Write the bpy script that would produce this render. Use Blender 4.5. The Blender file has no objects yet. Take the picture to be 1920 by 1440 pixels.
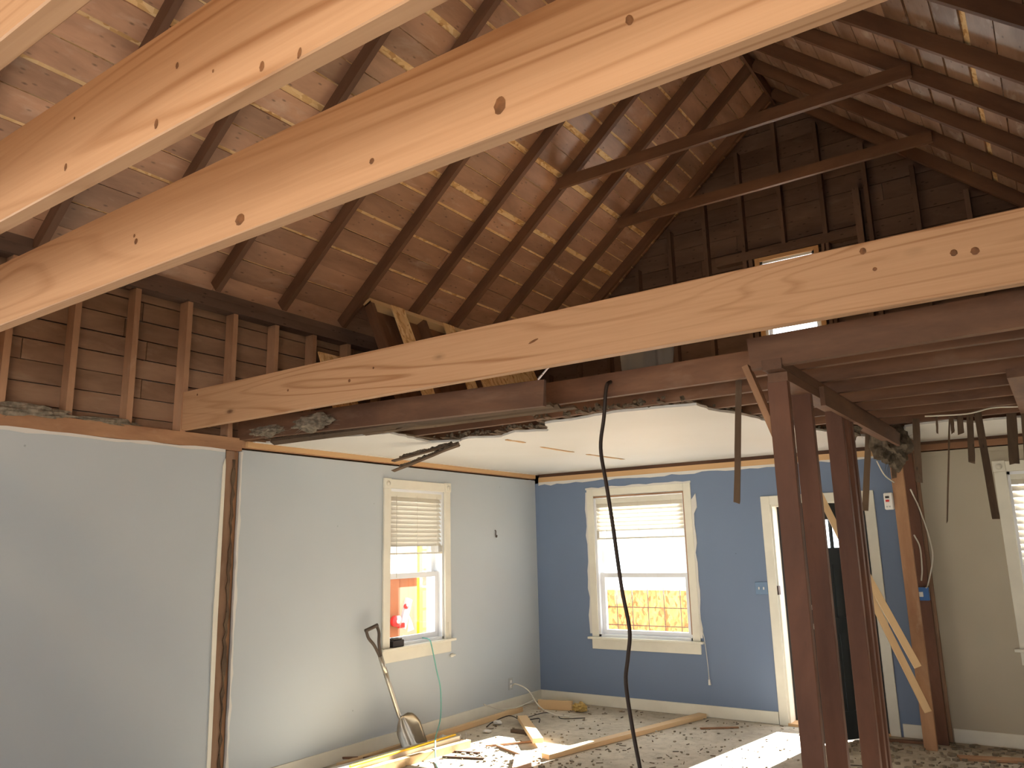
import bpy, bmesh, math, random
from mathutils import Vector, Matrix
random.seed(7)
SC = bpy.context.scene
COL = SC.collection
V = Vector

# ------------------------------------------------------------------ camera
F_PX = 1474.945
YAW, PITCH, ROLL = math.radians(34.479), math.radians(11.881), math.radians(-1.328)
CAM = V((4.945, -7.619, 1.607))
fw = V((-math.sin(YAW) * math.cos(PITCH), math.cos(YAW) * math.cos(PITCH), math.sin(PITCH)))
r0 = V((math.cos(YAW), math.sin(YAW), 0)); u0 = r0.cross(fw)
rt = r0 * math.cos(ROLL) + u0 * math.sin(ROLL); up = -r0 * math.sin(ROLL) + u0 * math.cos(ROLL)
cd = bpy.data.cameras.new('camera'); cd.sensor_fit = 'HORIZONTAL'; cd.sensor_width = 36
cd.lens = 36 * F_PX / 1920; cd.clip_start = 0.02; cd.clip_end = 200
cam = bpy.data.objects.new('camera', cd); COL.objects.link(cam)
cam.matrix_world = Matrix(((rt.x, up.x, -fw.x, CAM.x), (rt.y, up.y, -fw.y, CAM.y), (rt.z, up.z, -fw.z, CAM.z), (0, 0, 0, 1)))
SC.camera = cam

# ------------------------------------------------------------------ world, sun, exposure
WORLD_STRENGTH = 6.0
SUN_STRENGTH = 130.0
w = bpy.data.worlds.new('sky'); SC.world = w; w.use_nodes = True
nt = w.node_tree; nt.nodes.clear()
o_ = nt.nodes.new('ShaderNodeOutputWorld'); bg = nt.nodes.new('ShaderNodeBackground')
bg.inputs[0].default_value = (0.90, 0.95, 1.0, 1); bg.inputs[1].default_value = WORLD_STRENGTH
nt.links.new(bg.outputs[0], o_.inputs[0])
sd = bpy.data.lights.new('sun', 'SUN'); sd.energy = SUN_STRENGTH; sd.angle = math.radians(0.6); sd.color = (1.0, 0.97, 0.93)
sun = bpy.data.objects.new('sun', sd); COL.objects.link(sun)
sdir = V((-0.145, -0.985, -0.45)).normalized()
sun.rotation_euler = sdir.to_track_quat('-Z', 'Y').to_euler(); sun.location = (3.5, 8, 6)
SC.view_settings.view_transform = 'Standard'; SC.view_settings.look = 'None'
SC.view_settings.exposure = -0.34; SC.view_settings.gamma = 1.0; SC.view_settings.use_curve_mapping = False
SC.cycles.use_denoising = True
SC.cycles.max_bounces = 9; SC.cycles.diffuse_bounces = 6; SC.cycles.adaptive_threshold = 0.015; SC.cycles.transparent_max_bounces = 16
SC.cycles.sample_clamp_indirect = 12.0
SC.cycles.caustics_reflective = False; SC.cycles.caustics_refractive = False

# ------------------------------------------------------------------ materials
def srgb(*c):
    return tuple(((x / 255) / 12.92 if x / 255 <= 0.04045 else ((x / 255 + 0.055) / 1.055) ** 2.4) for x in c) + (1,)

class N:
    def __init__(s, name):
        s.m = bpy.data.materials.new(name); s.m.use_nodes = True; s.t = s.m.node_tree
        s.b = s.t.nodes['Principled BSDF']; s.out = s.t.nodes['Material Output']
    def n(s, ty, **kw):
        x = s.t.nodes.new(ty)
        for k, v in kw.items(): setattr(x, k, v)
        return x
    def l(s, a, b): s.t.links.new(a, b)
    def math(s, op, a, b=None):
        x = s.n('ShaderNodeMath', operation=op)
        for i, v in enumerate((a, b)):
            if v is None: continue
            if isinstance(v, (int, float)): x.inputs[i].default_value = v
            else: s.l(v, x.inputs[i])
        return x.outputs[0]
    def coords(s, scale=(1, 1, 1), rnd=True):
        tc = s.n('ShaderNodeTexCoord'); mp = s.n('ShaderNodeMapping'); mp.inputs['Scale'].default_value = scale
        if rnd:
            oi = s.n('ShaderNodeObjectInfo'); ad = s.n('ShaderNodeVectorMath', operation='ADD')
            cb = s.n('ShaderNodeCombineXYZ')
            for i, k in enumerate((17.0, 31.0, 53.0)): s.l(s.math('MULTIPLY', oi.outputs['Random'], k), cb.inputs[i])
            s.l(tc.outputs['Object'], ad.inputs[0]); s.l(cb.outputs[0], ad.inputs[1]); s.l(ad.outputs[0], mp.inputs[0])
        else:
            s.l(tc.outputs['Object'], mp.inputs[0])
        return mp.outputs[0]
    def noise(s, vec, scale=1, detail=3, rough=.5, dist=0):
        x = s.n('ShaderNodeTexNoise'); x.inputs['Scale'].default_value = scale; x.inputs['Detail'].default_value = detail
        x.inputs['Roughness'].default_value = rough; x.inputs['Distortion'].default_value = dist; s.l(vec, x.inputs['Vector'])
        return x.outputs[0]
    def ramp(s, fac, stops):
        x = s.n('ShaderNodeValToRGB'); e = x.color_ramp.elements
        while len(e) < len(stops): e.new(0.5)
        for i, (p, c) in enumerate(stops): e[i].position = p; e[i].color = c
        s.l(fac, x.inputs[0]); return x.outputs[0]
    def mix(s, fac, a, b, mode='MIX'):
        x = s.n('ShaderNodeMix', data_type='RGBA', blend_type=mode)
        for sock, v in ((x.inputs[0], fac), (x.inputs[6], a), (x.inputs[7], b)):
            if isinstance(v, (int, float)): sock.default_value = v
            elif isinstance(v, tuple): sock.default_value = v
            else: s.l(v, sock)
        return x.outputs[2]
    def bump(s, h, strength=.2, dist=.01):
        x = s.n('ShaderNodeBump'); x.inputs['Strength'].default_value = strength; x.inputs['Distance'].default_value = dist
        s.l(h, x.inputs['Height']); s.l(x.outputs[0], s.b.inputs['Normal'])
    def fin(s, col, rough=.6, spec=.3):
        if isinstance(col, tuple): s.b.inputs['Base Color'].default_value = col
        else: s.l(col, s.b.inputs['Base Color'])
        s.b.inputs['Roughness'].default_value = rough; s.b.inputs['Specular IOR Level'].default_value = spec
        return s.m

def m_wood(name, light, dark, stain=None, knots=False, rings=9, rough=.55, contrast=.5, vary=.0, spec=.3, ringmix=.75):
    """sawn lumber, grain along the object's local X"""
    s = N(name); c = s.coords((1, 1, 1))
    g = s.coords((.30, 4.2, 4.2)); f = s.noise(g, 1.0, 1.6, .45, .6)
    ring = s.math('FRACT', s.math('MULTIPLY', f, rings))
    line = s.math('MULTIPLY', s.ramp(ring, [(.0, (.3, .3, .3, 1)), (.08, (0, 0, 0, 1)), (.68, (.0, .0, .0, 1)), (.90, (1, 1, 1, 1)), (1.0, (.5, .5, .5, 1))]),
                  s.ramp(s.noise(s.coords((.5, 3, 3)), 1, 2, .5), [(.38, (.15, .15, .15, 1)), (.62, (1, 1, 1, 1))]))
    fib = s.noise(s.coords((2.5, 90, 90)), 1, 2, .6)
    big = s.noise(s.coords((.8, 2.5, 2.5)), 1, 3, .55)
    k = s.math('ADD', s.math('MULTIPLY', line, contrast * ringmix), s.math('MULTIPLY', fib, contrast * .55))
    col = s.mix(k, light, dark)
    col = s.mix(s.math('MULTIPLY', big, .35), col, dark if stain is None else stain)
    if vary:
        oi = s.n('ShaderNodeObjectInfo'); hv = s.n('ShaderNodeHueSaturation')
        s.l(s.math('ADD', s.math('MULTIPLY', oi.outputs['Random'], vary), 1 - vary * .5), hv.inputs['Value']); s.l(col, hv.inputs['Color']); col = hv.outputs[0]
    if knots:
        vo = s.n('ShaderNodeTexVoronoi'); vo.inputs['Scale'].default_value = 1.0
        s.l(s.coords((1.5, 3.6, 3.6)), vo.inputs['Vector'])
        kd = s.ramp(vo.outputs['Distance'], [(0.0, (1, 1, 1, 1)), (.035, (.75, .75, .75, 1)), (.06, (.2, .2, .2, 1)), (.10, (0, 0, 0, 1))])
        col = s.mix(kd, col, tuple(x * .35 for x in dark[:3]) + (1,))
    s.bump(fib, .12, .002)
    return s.fin(col, rough, spec)

def m_old(name, base, dark, pale, rough=.6, vary=.35, spec=.3, palefac=.45, dots=.85):
    """weathered roof lumber: stains, sooty streaks, water marks; grain along local X"""
    s = N(name)
    a = s.noise(s.coords((1.1, 4, 4)), 1, 5, .62, .3); b = s.noise(s.coords((.5, 14, 14)), 1, 3, .6)
    d = s.noise(s.coords((3.2, 9, 9)), 1, 4, .6, .4)
    col = s.mix(s.ramp(a, [(.33, (0, 0, 0, 1)), (.68, (1, 1, 1, 1))]), base, dark)
    col = s.mix(s.math('MULTIPLY', s.ramp(d, [(.58, (0, 0, 0, 1)), (.78, (1, 1, 1, 1))]), palefac), col, pale)
    col = s.mix(s.math('MULTIPLY', b, .45), col, dark)
    vo = s.n('ShaderNodeTexVoronoi'); s.l(s.coords((9, 22, 22)), vo.inputs['Vector']); vo.inputs['Scale'].default_value = 1
    col = s.mix(s.ramp(vo.outputs['Distance'], [(0.0, (dots, dots, dots, 1)), (.11, (dots * .5, dots * .5, dots * .5, 1)), (.18, (0, 0, 0, 1))]), col, tuple(x * .3 for x in dark[:3]) + (1,))
    oi = s.n('ShaderNodeObjectInfo'); hv = s.n('ShaderNodeHueSaturation')
    s.l(s.math('ADD', s.math('MULTIPLY', oi.outputs['Random'], vary), 1 - vary * .5), hv.inputs['Value']); s.l(col, hv.inputs['Color'])
    s.bump(s.noise(s.coords((3, 60, 60)), 1, 3, .6), .25, .003)
    return s.fin(hv.outputs[0], rough, spec)

def m_plain(name, col, rough=.6, var=.08, scale=3.0, spec=.3, bump=0, metal=0):
    s = N(name); f = s.noise(s.coords((1, 1, 1)), scale, 4, .55)
    dk = tuple(x * (1 - var * 2.2) for x in col[:3]) + (1,)
    c = s.mix(s.ramp(f, [(.35, (0, 0, 0, 1)), (.7, (1, 1, 1, 1))]), col, dk)
    if bump: s.bump(s.noise(s.coords((1, 1, 1)), scale * 12, 3, .6), bump, .004)
    s.b.inputs['Metallic'].default_value = metal
    return s.fin(c, rough, spec)

def m_osb(name, a, b, c_):
    s = N(name); v1 = s.n('ShaderNodeTexVoronoi'); v1.inputs['Scale'].default_value = 1
    nz = s.n('ShaderNodeTexNoise'); nz.inputs['Scale'].default_value = 9; cc = s.coords((1, 1, 1)); s.l(cc, nz.inputs['Vector'])
    ad = s.n('ShaderNodeVectorMath', operation='MULTIPLY_ADD'); ad.inputs[1].default_value = (.09, .09, .09)
    s.l(nz.outputs[1], ad.inputs[0]); s.l(cc, ad.inputs[2])
    mp = s.n('ShaderNodeMapping'); mp.inputs['Scale'].default_value = (16, 38, 38); s.l(ad.outputs[0], mp.inputs[0]); s.l(mp.outputs[0], v1.inputs['Vector'])
    sp = s.n('ShaderNodeSeparateColor'); s.l(v1.outputs['Color'], sp.inputs[0])
    col = s.ramp(sp.outputs[0], [(.0, c_), (.35, b), (.8, a), (1.0, b)])
    s.bump(sp.outputs[0], .2, .002)
    return s.fin(col, .7, .2)

def m_floor():
    s = N('dusty_concrete'); f = s.noise(s.coords((1, 1, 1), False), 1.1, 5, .6, .3); g = s.noise(s.coords((1, 1, 1), False), 14, 4, .6)
    col = s.mix(s.ramp(f, [(.35, (0, 0, 0, 1)), (.66, (1, 1, 1, 1))]), srgb(204, 194, 176), srgb(168, 158, 142))
    col = s.mix(s.math('MULTIPLY', s.ramp(g, [(.45, (0, 0, 0, 1)), (.75, (1, 1, 1, 1))]), .5), col, srgb(130, 120, 106))
    vo = s.n('ShaderNodeTexVoronoi'); vo.inputs['Scale'].default_value = 20; s.l(s.coords((1, 1, 1), False), vo.inputs['Vector'])
    col = s.mix(s.ramp(vo.outputs['Distance'], [(0, (.8, .8, .8, 1)), (.11, (.4, .4, .4, 1)), (.17, (0, 0, 0, 1))]), col, srgb(110, 96, 80))
    s.bump(g, .3, .004)
    return s.fin(col, .8, .2)

def m_paint(name, col, patch=None, amount=.5):
    s = N(name); f = s.noise(s.coords((1, 1, 1), False), .9, 3, .5); g = s.noise(s.coords((1, 1, 1), False), 40, 3, .6)
    c = s.mix(s.math('MULTIPLY', s.ramp(f, [(.4, (0, 0, 0, 1)), (.65, (1, 1, 1, 1))]), amount), col, patch or tuple(x * .9 for x in col[:3]) + (1,))
    vo = s.n('ShaderNodeTexVoronoi'); vo.inputs['Scale'].default_value = 3.0; s.l(s.coords((1, 1, 1), False), vo.inputs['Vector'])
    c = s.mix(s.ramp(vo.outputs['Distance'], [(0, (.6, .6, .6, 1)), (.016, (.5, .5, .5, 1)), (.022, (0, 0, 0, 1))]), c, tuple(x * .45 for x in col[:3]) + (1,))
    s.bump(g, .05, .003)
    return s.fin(c, .55, .3)

def m_glass():
    s = N('window_glass'); tr = s.n('ShaderNodeBsdfTransparent'); gl = s.n('ShaderNodeBsdfGlossy'); gl.inputs['Roughness'].default_value = .02
    lw = s.n('ShaderNodeLayerWeight'); lw.inputs[0].default_value = .5; mx = s.n('ShaderNodeMixShader')
    fc_ = s.math('ADD', s.math('MULTIPLY', s.math('POWER', lw.outputs['Facing'], 5), .7), .03)
    tr.inputs[0].default_value = (.95, .97, .97, 1)
    s.l(fc_, mx.inputs[0]); s.l(tr.outputs[0], mx.inputs[1]); s.l(gl.outputs[0], mx.inputs[2]); s.l(mx.outputs[0], s.out.inputs[0])
    return s.m

def m_translucent(name, col, fac=.5):
    s = N(name); tl = s.n('ShaderNodeBsdfTranslucent'); tl.inputs[0].default_value = col; mx = s.n('ShaderNodeMixShader'); mx.inputs[0].default_value = fac
    s.fin(col, .5, .3); s.l(s.b.outputs[0], mx.inputs[1]); s.l(tl.outputs[0], mx.inputs[2]); s.l(mx.outputs[0], s.out.inputs[0])
    return s.m

def m_emit(name, col, k):
    s = N(name); s.fin(col, .5); s.b.inputs['Emission Color'].default_value = col; s.b.inputs['Emission Strength'].default_value = k
    return s.m

M = dict(
    knot=m_plain('beam_knot', srgb(128, 86, 54), .55, .25, 30),
    beam=m_wood('new_fir_lumber', srgb(194, 156, 122), srgb(144, 100, 66), stain=srgb(182, 140, 104), knots=True, rings=13, contrast=1.0),
    stud_new=m_wood('new_pine_lumber', srgb(222, 192, 150), srgb(186, 146, 100), rings=6, contrast=.4, vary=.15),
    roof=m_old('roof_board_wood', srgb(198, 154, 126), srgb(142, 106, 84), srgb(220, 198, 182), rough=.45, vary=.35, spec=.5),
    rafter=m_old('old_rafter_wood', srgb(128, 94, 72), srgb(88, 62, 48), srgb(156, 128, 106), dots=.12, rough=.6, vary=.2, palefac=.2),
    joist=m_old('old_joist_wood', srgb(134, 98, 74), srgb(88, 62, 48), srgb(158, 134, 114), dots=.12, rough=.65, vary=.25, palefac=.3),
    post=m_old('old_post_wood', srgb(122, 82, 62), srgb(88, 58, 44), srgb(148, 112, 90), dots=.12, rough=.55, vary=.15, palefac=.2),
    knee=m_old('knee_wall_board_wood', srgb(160, 130, 108), srgb(116, 90, 72), srgb(180, 158, 138), dots=.12, rough=.75, vary=.15, spec=.15),
    kneestud=m_old('knee_wall_stud_wood', srgb(190, 150, 120), srgb(150, 114, 88), srgb(200, 172, 148), dots=.12, rough=.7, vary=.2),
    plate=m_old('top_plate_wood', srgb(182, 142, 108), srgb(138, 100, 74), srgb(200, 176, 150), dots=.12, rough=.7, vary=.1),
    gable=m_old('gable_board_wood', srgb(124, 100, 88), srgb(90, 72, 63), srgb(140, 120, 106), rough=.75, vary=.25, spec=.15),
    batten=m_wood('batten_pine', srgb(214, 176, 130), srgb(168, 124, 82), rings=5, contrast=.5, vary=.1),
    lath=m_old('lath_wood', srgb(112, 92, 72), srgb(70, 54, 42), srgb(148, 130, 108), rough=.8, vary=.3),
    edge=m_plain('board_edge_pine', srgb(214, 178, 132), .7, .2, 12),
    roof_glare=m_old('glare_paled_roof_board', srgb(178, 148, 128), srgb(124, 96, 80), srgb(216, 206, 198), rough=.42, vary=.35, spec=.5, palefac=.8),  # right slope: window glare on the boards put into a paler colour
    osb_pale=m_osb('osb_deck', srgb(240, 212, 166), srgb(228, 192, 140), srgb(196, 150, 100)),
    osb=m_osb('osb', srgb(226, 190, 136), srgb(206, 160, 104), srgb(160, 110, 64)),
    osb_out=m_osb('osb_fence', srgb(186, 132, 80), srgb(168, 108, 60), srgb(124, 74, 40)),
    gray=m_paint('pale_grey_paint', srgb(182, 189, 194), srgb(175, 182, 187), .5),
    blue=m_paint('blue_paint', srgb(112, 128, 154), srgb(106, 121, 146), .5),
    cream=m_paint('cream_paint', srgb(178, 169, 151), srgb(164, 154, 134), .6),
    plaster=m_paint('white_plaster', srgb(212, 209, 204), srgb(202, 198, 190), .5),
    white=m_plain('white_trim_paint', srgb(226, 222, 208), .45, .05, 4),
    vinyl=m_plain('white_vinyl', srgb(232, 234, 238), .35, .03, 4),
    slat=m_translucent('blind_slat', srgb(222, 216, 204), .10),
    glass=m_glass(),
    floor=m_floor(),
    dirt=m_plain('grey_dirt_insulation', srgb(112, 100, 86), .95, .3, 25, .1, .8),
    fibre=m_plain('fluffy_grey_insulation', srgb(150, 138, 122), .95, .25, 30, .1, .9),
    yellowfibre=m_plain('yellow_insulation', srgb(206, 176, 112), .95, .2, 30, .1, .9),
    doorblack=m_plain('charcoal_door_paint', srgb(52, 58, 62), .45, .08, 2),
    chrome=m_plain('brushed_nickel', srgb(200, 198, 190), .3, .05, 6, .5, 0, .9),
    steel=m_plain('aluminium_blade', srgb(196, 188, 174), .34, .12, 7, .5, .05, .85),
    shaft=m_wood('shovel_shaft_wood', srgb(190, 164, 128), srgb(130, 100, 66), rings=4, contrast=.5),
    darkgrip=m_plain('dark_plastic_grip', srgb(84, 72, 62), .5, .1, 8),
    cable=m_plain('dark_cable', srgb(54, 42, 36), .5, .1, 10),
    wirew=m_plain('white_cable', srgb(214, 208, 194), .5, .05, 10),
    green=m_plain('green_cord', srgb(120, 184, 172), .5, .05, 10),
    black=m_plain('black_plastic', srgb(50, 44, 42), .5, .1, 8),
    whitepl=m_plain('white_plastic', srgb(228, 226, 222), .4, .03, 8),
    bluebox=m_plain('blue_plastic', srgb(66, 112, 176), .45, .05, 8),
    bluepl=m_plain('blue_painted_plastic', srgb(112, 136, 166), .45, .03, 8),
    graypl=m_plain('grey_painted_plastic', srgb(176, 180, 180), .45, .03, 8),
    red=m_plain('red_plastic', srgb(206, 44, 40), .4, .05, 6),
    yellow=m_plain('yellow_fibreglass', srgb(240, 196, 40), .45, .05, 6),
    plyout=m_plain('plywood_shed_wall', srgb(150, 92, 58), .7, .1, 1.5),
    pave=m_plain('concrete_paving', srgb(206, 202, 194), .85, .06, 2),
    siding=m_plain('exterior_siding', srgb(210, 208, 204), .7, .04, 2),
    rubble=m_plain('rubble', srgb(160, 148, 130), .9, .25, 9, .1),
    tarp=m_translucent('milky_plastic_sheet', srgb(150, 146, 140), .2),
    iron=m_plain('rusty_nail_iron', srgb(70, 54, 46), .6, .2, 20),
    wire=m_plain('galvanised_wire', srgb(120, 110, 96), .5, .1, 10, .4, 0, .5),
    bulb=m_emit('lit_bulb_glass', (1, .74, .42, 1), 12),
)

# ------------------------------------------------------------------ mesh helpers
WM = {}   # world matrices by object name

def link(name, bm, mat, parent=None, mw=None, smooth=False):
    """one mesh object; bm holds local coordinates, mw places it in the world (parents are unrotated)"""
    me = bpy.data.meshes.new(name); bm.normal_update(); bm.to_mesh(me); bm.free()
    if mat is not None: me.materials.append(M[mat] if isinstance(mat, str) else mat)
    if smooth:
        for p in me.polygons: p.use_smooth = True
    return place(name, me, parent, mw)

def place(name, me, parent=None, mw=None):
    o = bpy.data.objects.new(name, me); COL.objects.link(o)
    mw = mw or Matrix.Identity(4)
    WM[o.name] = mw.copy(); lm = mw
    if parent is not None: o.parent = parent; lm = WM[parent.name].inverted() @ mw
    loc, rot, sc = lm.decompose()
    o.location = loc; o.rotation_mode = 'XYZ'; o.rotation_euler = rot.to_euler()
    return o

def empty(name, loc=(0, 0, 0), parent=None):
    o = bpy.data.objects.new(name, None); COL.objects.link(o); o.empty_display_size = .1
    o.location = V(loc); WM[o.name] = Matrix.Translation(V(loc))
    return o

def tag(o, label=None, cat=None, group=None, kind=None):
    if label: o['label'] = label
    if cat: o['category'] = cat
    if group: o['group'] = group
    if kind: o['kind'] = kind
    return o

def abox(bm, lo, hi):
    x0, y0, z0 = lo; x1, y1, z1 = hi
    v = [bm.verts.new(p) for p in ((x0, y0, z0), (x1, y0, z0), (x1, y1, z0), (x0, y1, z0), (x0, y0, z1), (x1, y0, z1), (x1, y1, z1), (x0, y1, z1))]
    for f in ((0, 3, 2, 1), (4, 5, 6, 7), (0, 1, 5, 4), (1, 2, 6, 5), (2, 3, 7, 6), (3, 0, 4, 7)): bm.faces.new([v[i] for i in f])

def wbox(name, lo, hi, mat, parent=None, bev=0):
    """axis aligned box given in world coordinates; its origin is its centre and its local X its longest side"""
    lo = V(lo); hi = V(hi); c = (lo + hi) / 2; d = hi - lo
    ax = max(range(3), key=lambda i: d[i])
    R = {0: Matrix.Identity(4), 1: Matrix.Rotation(math.pi / 2, 4, 'Z'), 2: Matrix.Rotation(-math.pi / 2, 4, 'Y')}[ax]
    ld = {0: (d.x, d.y, d.z), 1: (d.y, d.x, d.z), 2: (d.z, d.y, d.x)}[ax]
    bm = bmesh.new(); h = V(ld) / 2; abox(bm, -h, h)
    if bev: bmesh.ops.bevel(bm, geom=bm.edges[:], offset=bev, segments=1, affect='EDGES')
    return link(name, bm, mat, parent, Matrix.Translation(c) @ R)

def board(name, A, B, wd, th, nrm, mat, parent=None, jit=0, bev=0, segs=1, ends=(0, 0)):
    """plank from A to B (centre line), width wd across, thickness th along nrm"""
    A = V(A); B = V(B); x = (B - A); L = x.length; x.normalize(); z = V(nrm); z = (z - x * z.dot(x)).normalized(); y = z.cross(x)
    mw = Matrix(((x.x, y.x, z.x, 0), (x.y, y.y, z.y, 0), (x.z, y.z, z.z, 0), (0, 0, 0, 1))); mw.translation = (A + B) / 2
    bm = bmesh.new(); rings = []
    for i in range(segs + 1):
        px = -L / 2 + L * i / segs; j = (lambda: random.uniform(-jit, jit)) if jit else (lambda: 0)
        o = [px] * 4
        if i == 0: o = [px + random.uniform(0, ends[0]) for _ in range(4)]
        if i == segs: o = [px - random.uniform(0, ends[1]) for _ in range(4)]
        rings.append([bm.verts.new((o[k], sy * wd / 2 + j(), sz * th / 2 + j() * .5)) for k, (sy, sz) in enumerate(((-1, -1), (1, -1), (1, 1), (-1, 1)))])
    for a, b in zip(rings, rings[1:]):
        for k in range(4): bm.faces.new((a[k], b[k], b[(k + 1) % 4], a[(k + 1) % 4]))
    bm.faces.new(rings[0]); bm.faces.new(rings[-1][::-1])
    bmesh.ops.recalc_face_normals(bm, faces=bm.faces[:])
    if bev: bmesh.ops.bevel(bm, geom=bm.edges[:], offset=bev, segments=1, affect='EDGES')
    return link(name, bm, mat, parent, mw)

def tube(name, pts, r, mat, parent=None, n=8, sub=6, taper=None, smooth=True):
    """round cable or rod through pts (Catmull-Rom), world coordinates"""
    P = [V(p) for p in pts]; Q = []
    if len(P) > 2 and sub > 1:
        E_ = [P[0] * 2 - P[1]] + P + [P[-1] * 2 - P[-2]]
        for i in range(1, len(E_) - 2):
            a, b, c, d = E_[i - 1:i + 3]
            for k in range(sub):
                t = k / sub; Q.append(.5 * ((2 * b) + (c - a) * t + (2 * a - 5 * b + 4 * c - d) * t * t + (3 * b - a - 3 * c + d) * t ** 3))
        Q.append(P[-1])
    else: Q = P
    c0 = Q[0].copy(); bm = bmesh.new(); rings = []; ref = None
    for i, q in enumerate(Q):
        t = (Q[min(i + 1, len(Q) - 1)] - Q[max(i - 1, 0)]).normalized()
        if ref is None: ref = V((0, 0, 1)) if abs(t.z) < .9 else V((1, 0, 0))
        a = (ref - t * ref.dot(t)).normalized(); ref = a; b = t.cross(a)
        rr = r if taper is None else r + (taper - r) * i / (len(Q) - 1)
        rings.append([bm.verts.new(q - c0 + (a * math.cos(2 * math.pi * k / n) + b * math.sin(2 * math.pi * k / n)) * rr) for k in range(n)])
    for a, b in zip(rings, rings[1:]):
        for k in range(n): bm.faces.new((a[k], a[(k + 1) % n], b[(k + 1) % n], b[k]))
    bm.faces.new(rings[0][::-1]); bm.faces.new(rings[-1])
    bmesh.ops.recalc_face_normals(bm, faces=bm.faces[:])
    return link(name, bm, mat, parent, Matrix.Translation(c0), smooth)

def prism(name, poly, ax, a0, a1, mat, parent=None):
    """polygon in the plane across axis ax (two world coords in order), extruded from a0 to a1 along ax"""
    def P(p, t): q = list(p); q.insert(ax, t); return V(q)
    c = sum((P(p, a0) for p in poly), V((0, 0, 0))) / len(poly); bm = bmesh.new()
    A = [bm.verts.new(P(p, a0) - c) for p in poly]; B = [bm.verts.new(P(p, a1) - c) for p in poly]; n = len(poly)
    for i in range(n): bm.faces.new((A[i], A[(i + 1) % n], B[(i + 1) % n], B[i]))
    bm.faces.new(A[::-1]); bm.faces.new(B)
    bmesh.ops.recalc_face_normals(bm, faces=bm.faces[:]); bmesh.ops.triangulate(bm, faces=[f for f in bm.faces if len(f.verts) > 4])
    return link(name, bm, mat, parent, Matrix.Translation(c))

def ragged(pts, amp, step):
    out = []
    for a, b in zip(pts, pts[1:]):
        a = V(a); b = V(b); n = max(1, int((b - a).length / step)); d = (b - a).normalized(); nn = V((-d.y, d.x))
        for i in range(n): out.append(tuple(a.lerp(b, i / n) + nn * random.uniform(-amp, amp) * (i > 0)))
    out.append(tuple(pts[-1])); return out

def panel_with_holes(name, ax, a0, a1, u0, u1, z0, z1, holes, mat, parent=None):
    """slab across axis ax (0: u is y, 1: u is x) with rectangular holes, one mesh"""
    us = sorted({u0, u1, *[h[0] for h in holes], *[h[1] for h in holes]}); zs = sorted({z0, z1, *[h[2] for h in holes], *[h[3] for h in holes]})
    us = [u for u in us if u0 <= u <= u1]; zs = [z for z in zs if z0 <= z <= z1]
    solid = lambda i, j: 0 <= i < len(us) - 1 and 0 <= j < len(zs) - 1 and not any(h[0] - 1e-6 <= us[i] and us[i + 1] <= h[1] + 1e-6 and h[2] - 1e-6 <= zs[j] and zs[j + 1] <= h[3] + 1e-6 for h in holes)
    bm = bmesh.new(); P = lambda a, u, z: (a, u, z) if ax == 0 else (u, a, z)
    def q(*ps): bm.faces.new([bm.verts.new(p) for p in ps])
    for i in range(len(us) - 1):
        for j in range(len(zs) - 1):
            if not solid(i, j): continue
            ua, ub, za, zb = us[i], us[i + 1], zs[j], zs[j + 1]
            for a in (a0, a1): q(P(a, ua, za), P(a, ub, za), P(a, ub, zb), P(a, ua, zb))
            if not solid(i - 1, j): q(P(a0, ua, za), P(a1, ua, za), P(a1, ua, zb), P(a0, ua, zb))
            if not solid(i + 1, j): q(P(a0, ub, za), P(a1, ub, za), P(a1, ub, zb), P(a0, ub, zb))
            if not solid(i, j - 1): q(P(a0, ua, za), P(a1, ua, za), P(a1, ub, za), P(a0, ub, za))
            if not solid(i, j + 1): q(P(a0, ua, zb), P(a1, ua, zb), P(a1, ub, zb), P(a0, ub, zb))
    bmesh.ops.remove_doubles(bm, verts=bm.verts[:], dist=1e-5); bmesh.ops.recalc_face_normals(bm, faces=bm.faces[:])
    return link(name, bm, mat, parent)

def clump(name, c, r, mat, parent=None, amp=.3, sub=3, hairs=0):
    """lumpy tuft of fibre with stray strands"""
    bm = bmesh.new(); bmesh.ops.create_icosphere(bm, subdivisions=sub, radius=1)
    ph = [random.uniform(0, 6.28) for _ in range(6)]; r = V(r)
    for v in bm.verts:
        p = v.co; k = 1 + amp * (math.sin(4 * p.x + ph[0]) * math.sin(5 * p.y + ph[1]) + .6 * math.sin(9 * p.z + ph[2]) * math.sin(8 * p.x + ph[3]) + random.uniform(-.35, .35))
        v.co = V((p.x * r.x, p.y * r.y, p.z * r.z)) * k
    for _ in range(hairs):
        d = V((random.gauss(0, 1), random.gauss(0, 1), random.gauss(0, 1))).normalized(); a = V((d.x * r.x, d.y * r.y, d.z * r.z)); b = a * random.uniform(1.3, 1.8) + V((random.uniform(-.02, .02), random.uniform(-.02, .02), random.uniform(-.03, .0)))
        s = d.cross(V((.3, .5, .8))).normalized() * .002
        bm.faces.new([bm.verts.new(p) for p in (a - s, a + s, b)])
    return link(name, bm, mat, parent, Matrix.Translation(V(c)), False)

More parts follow.
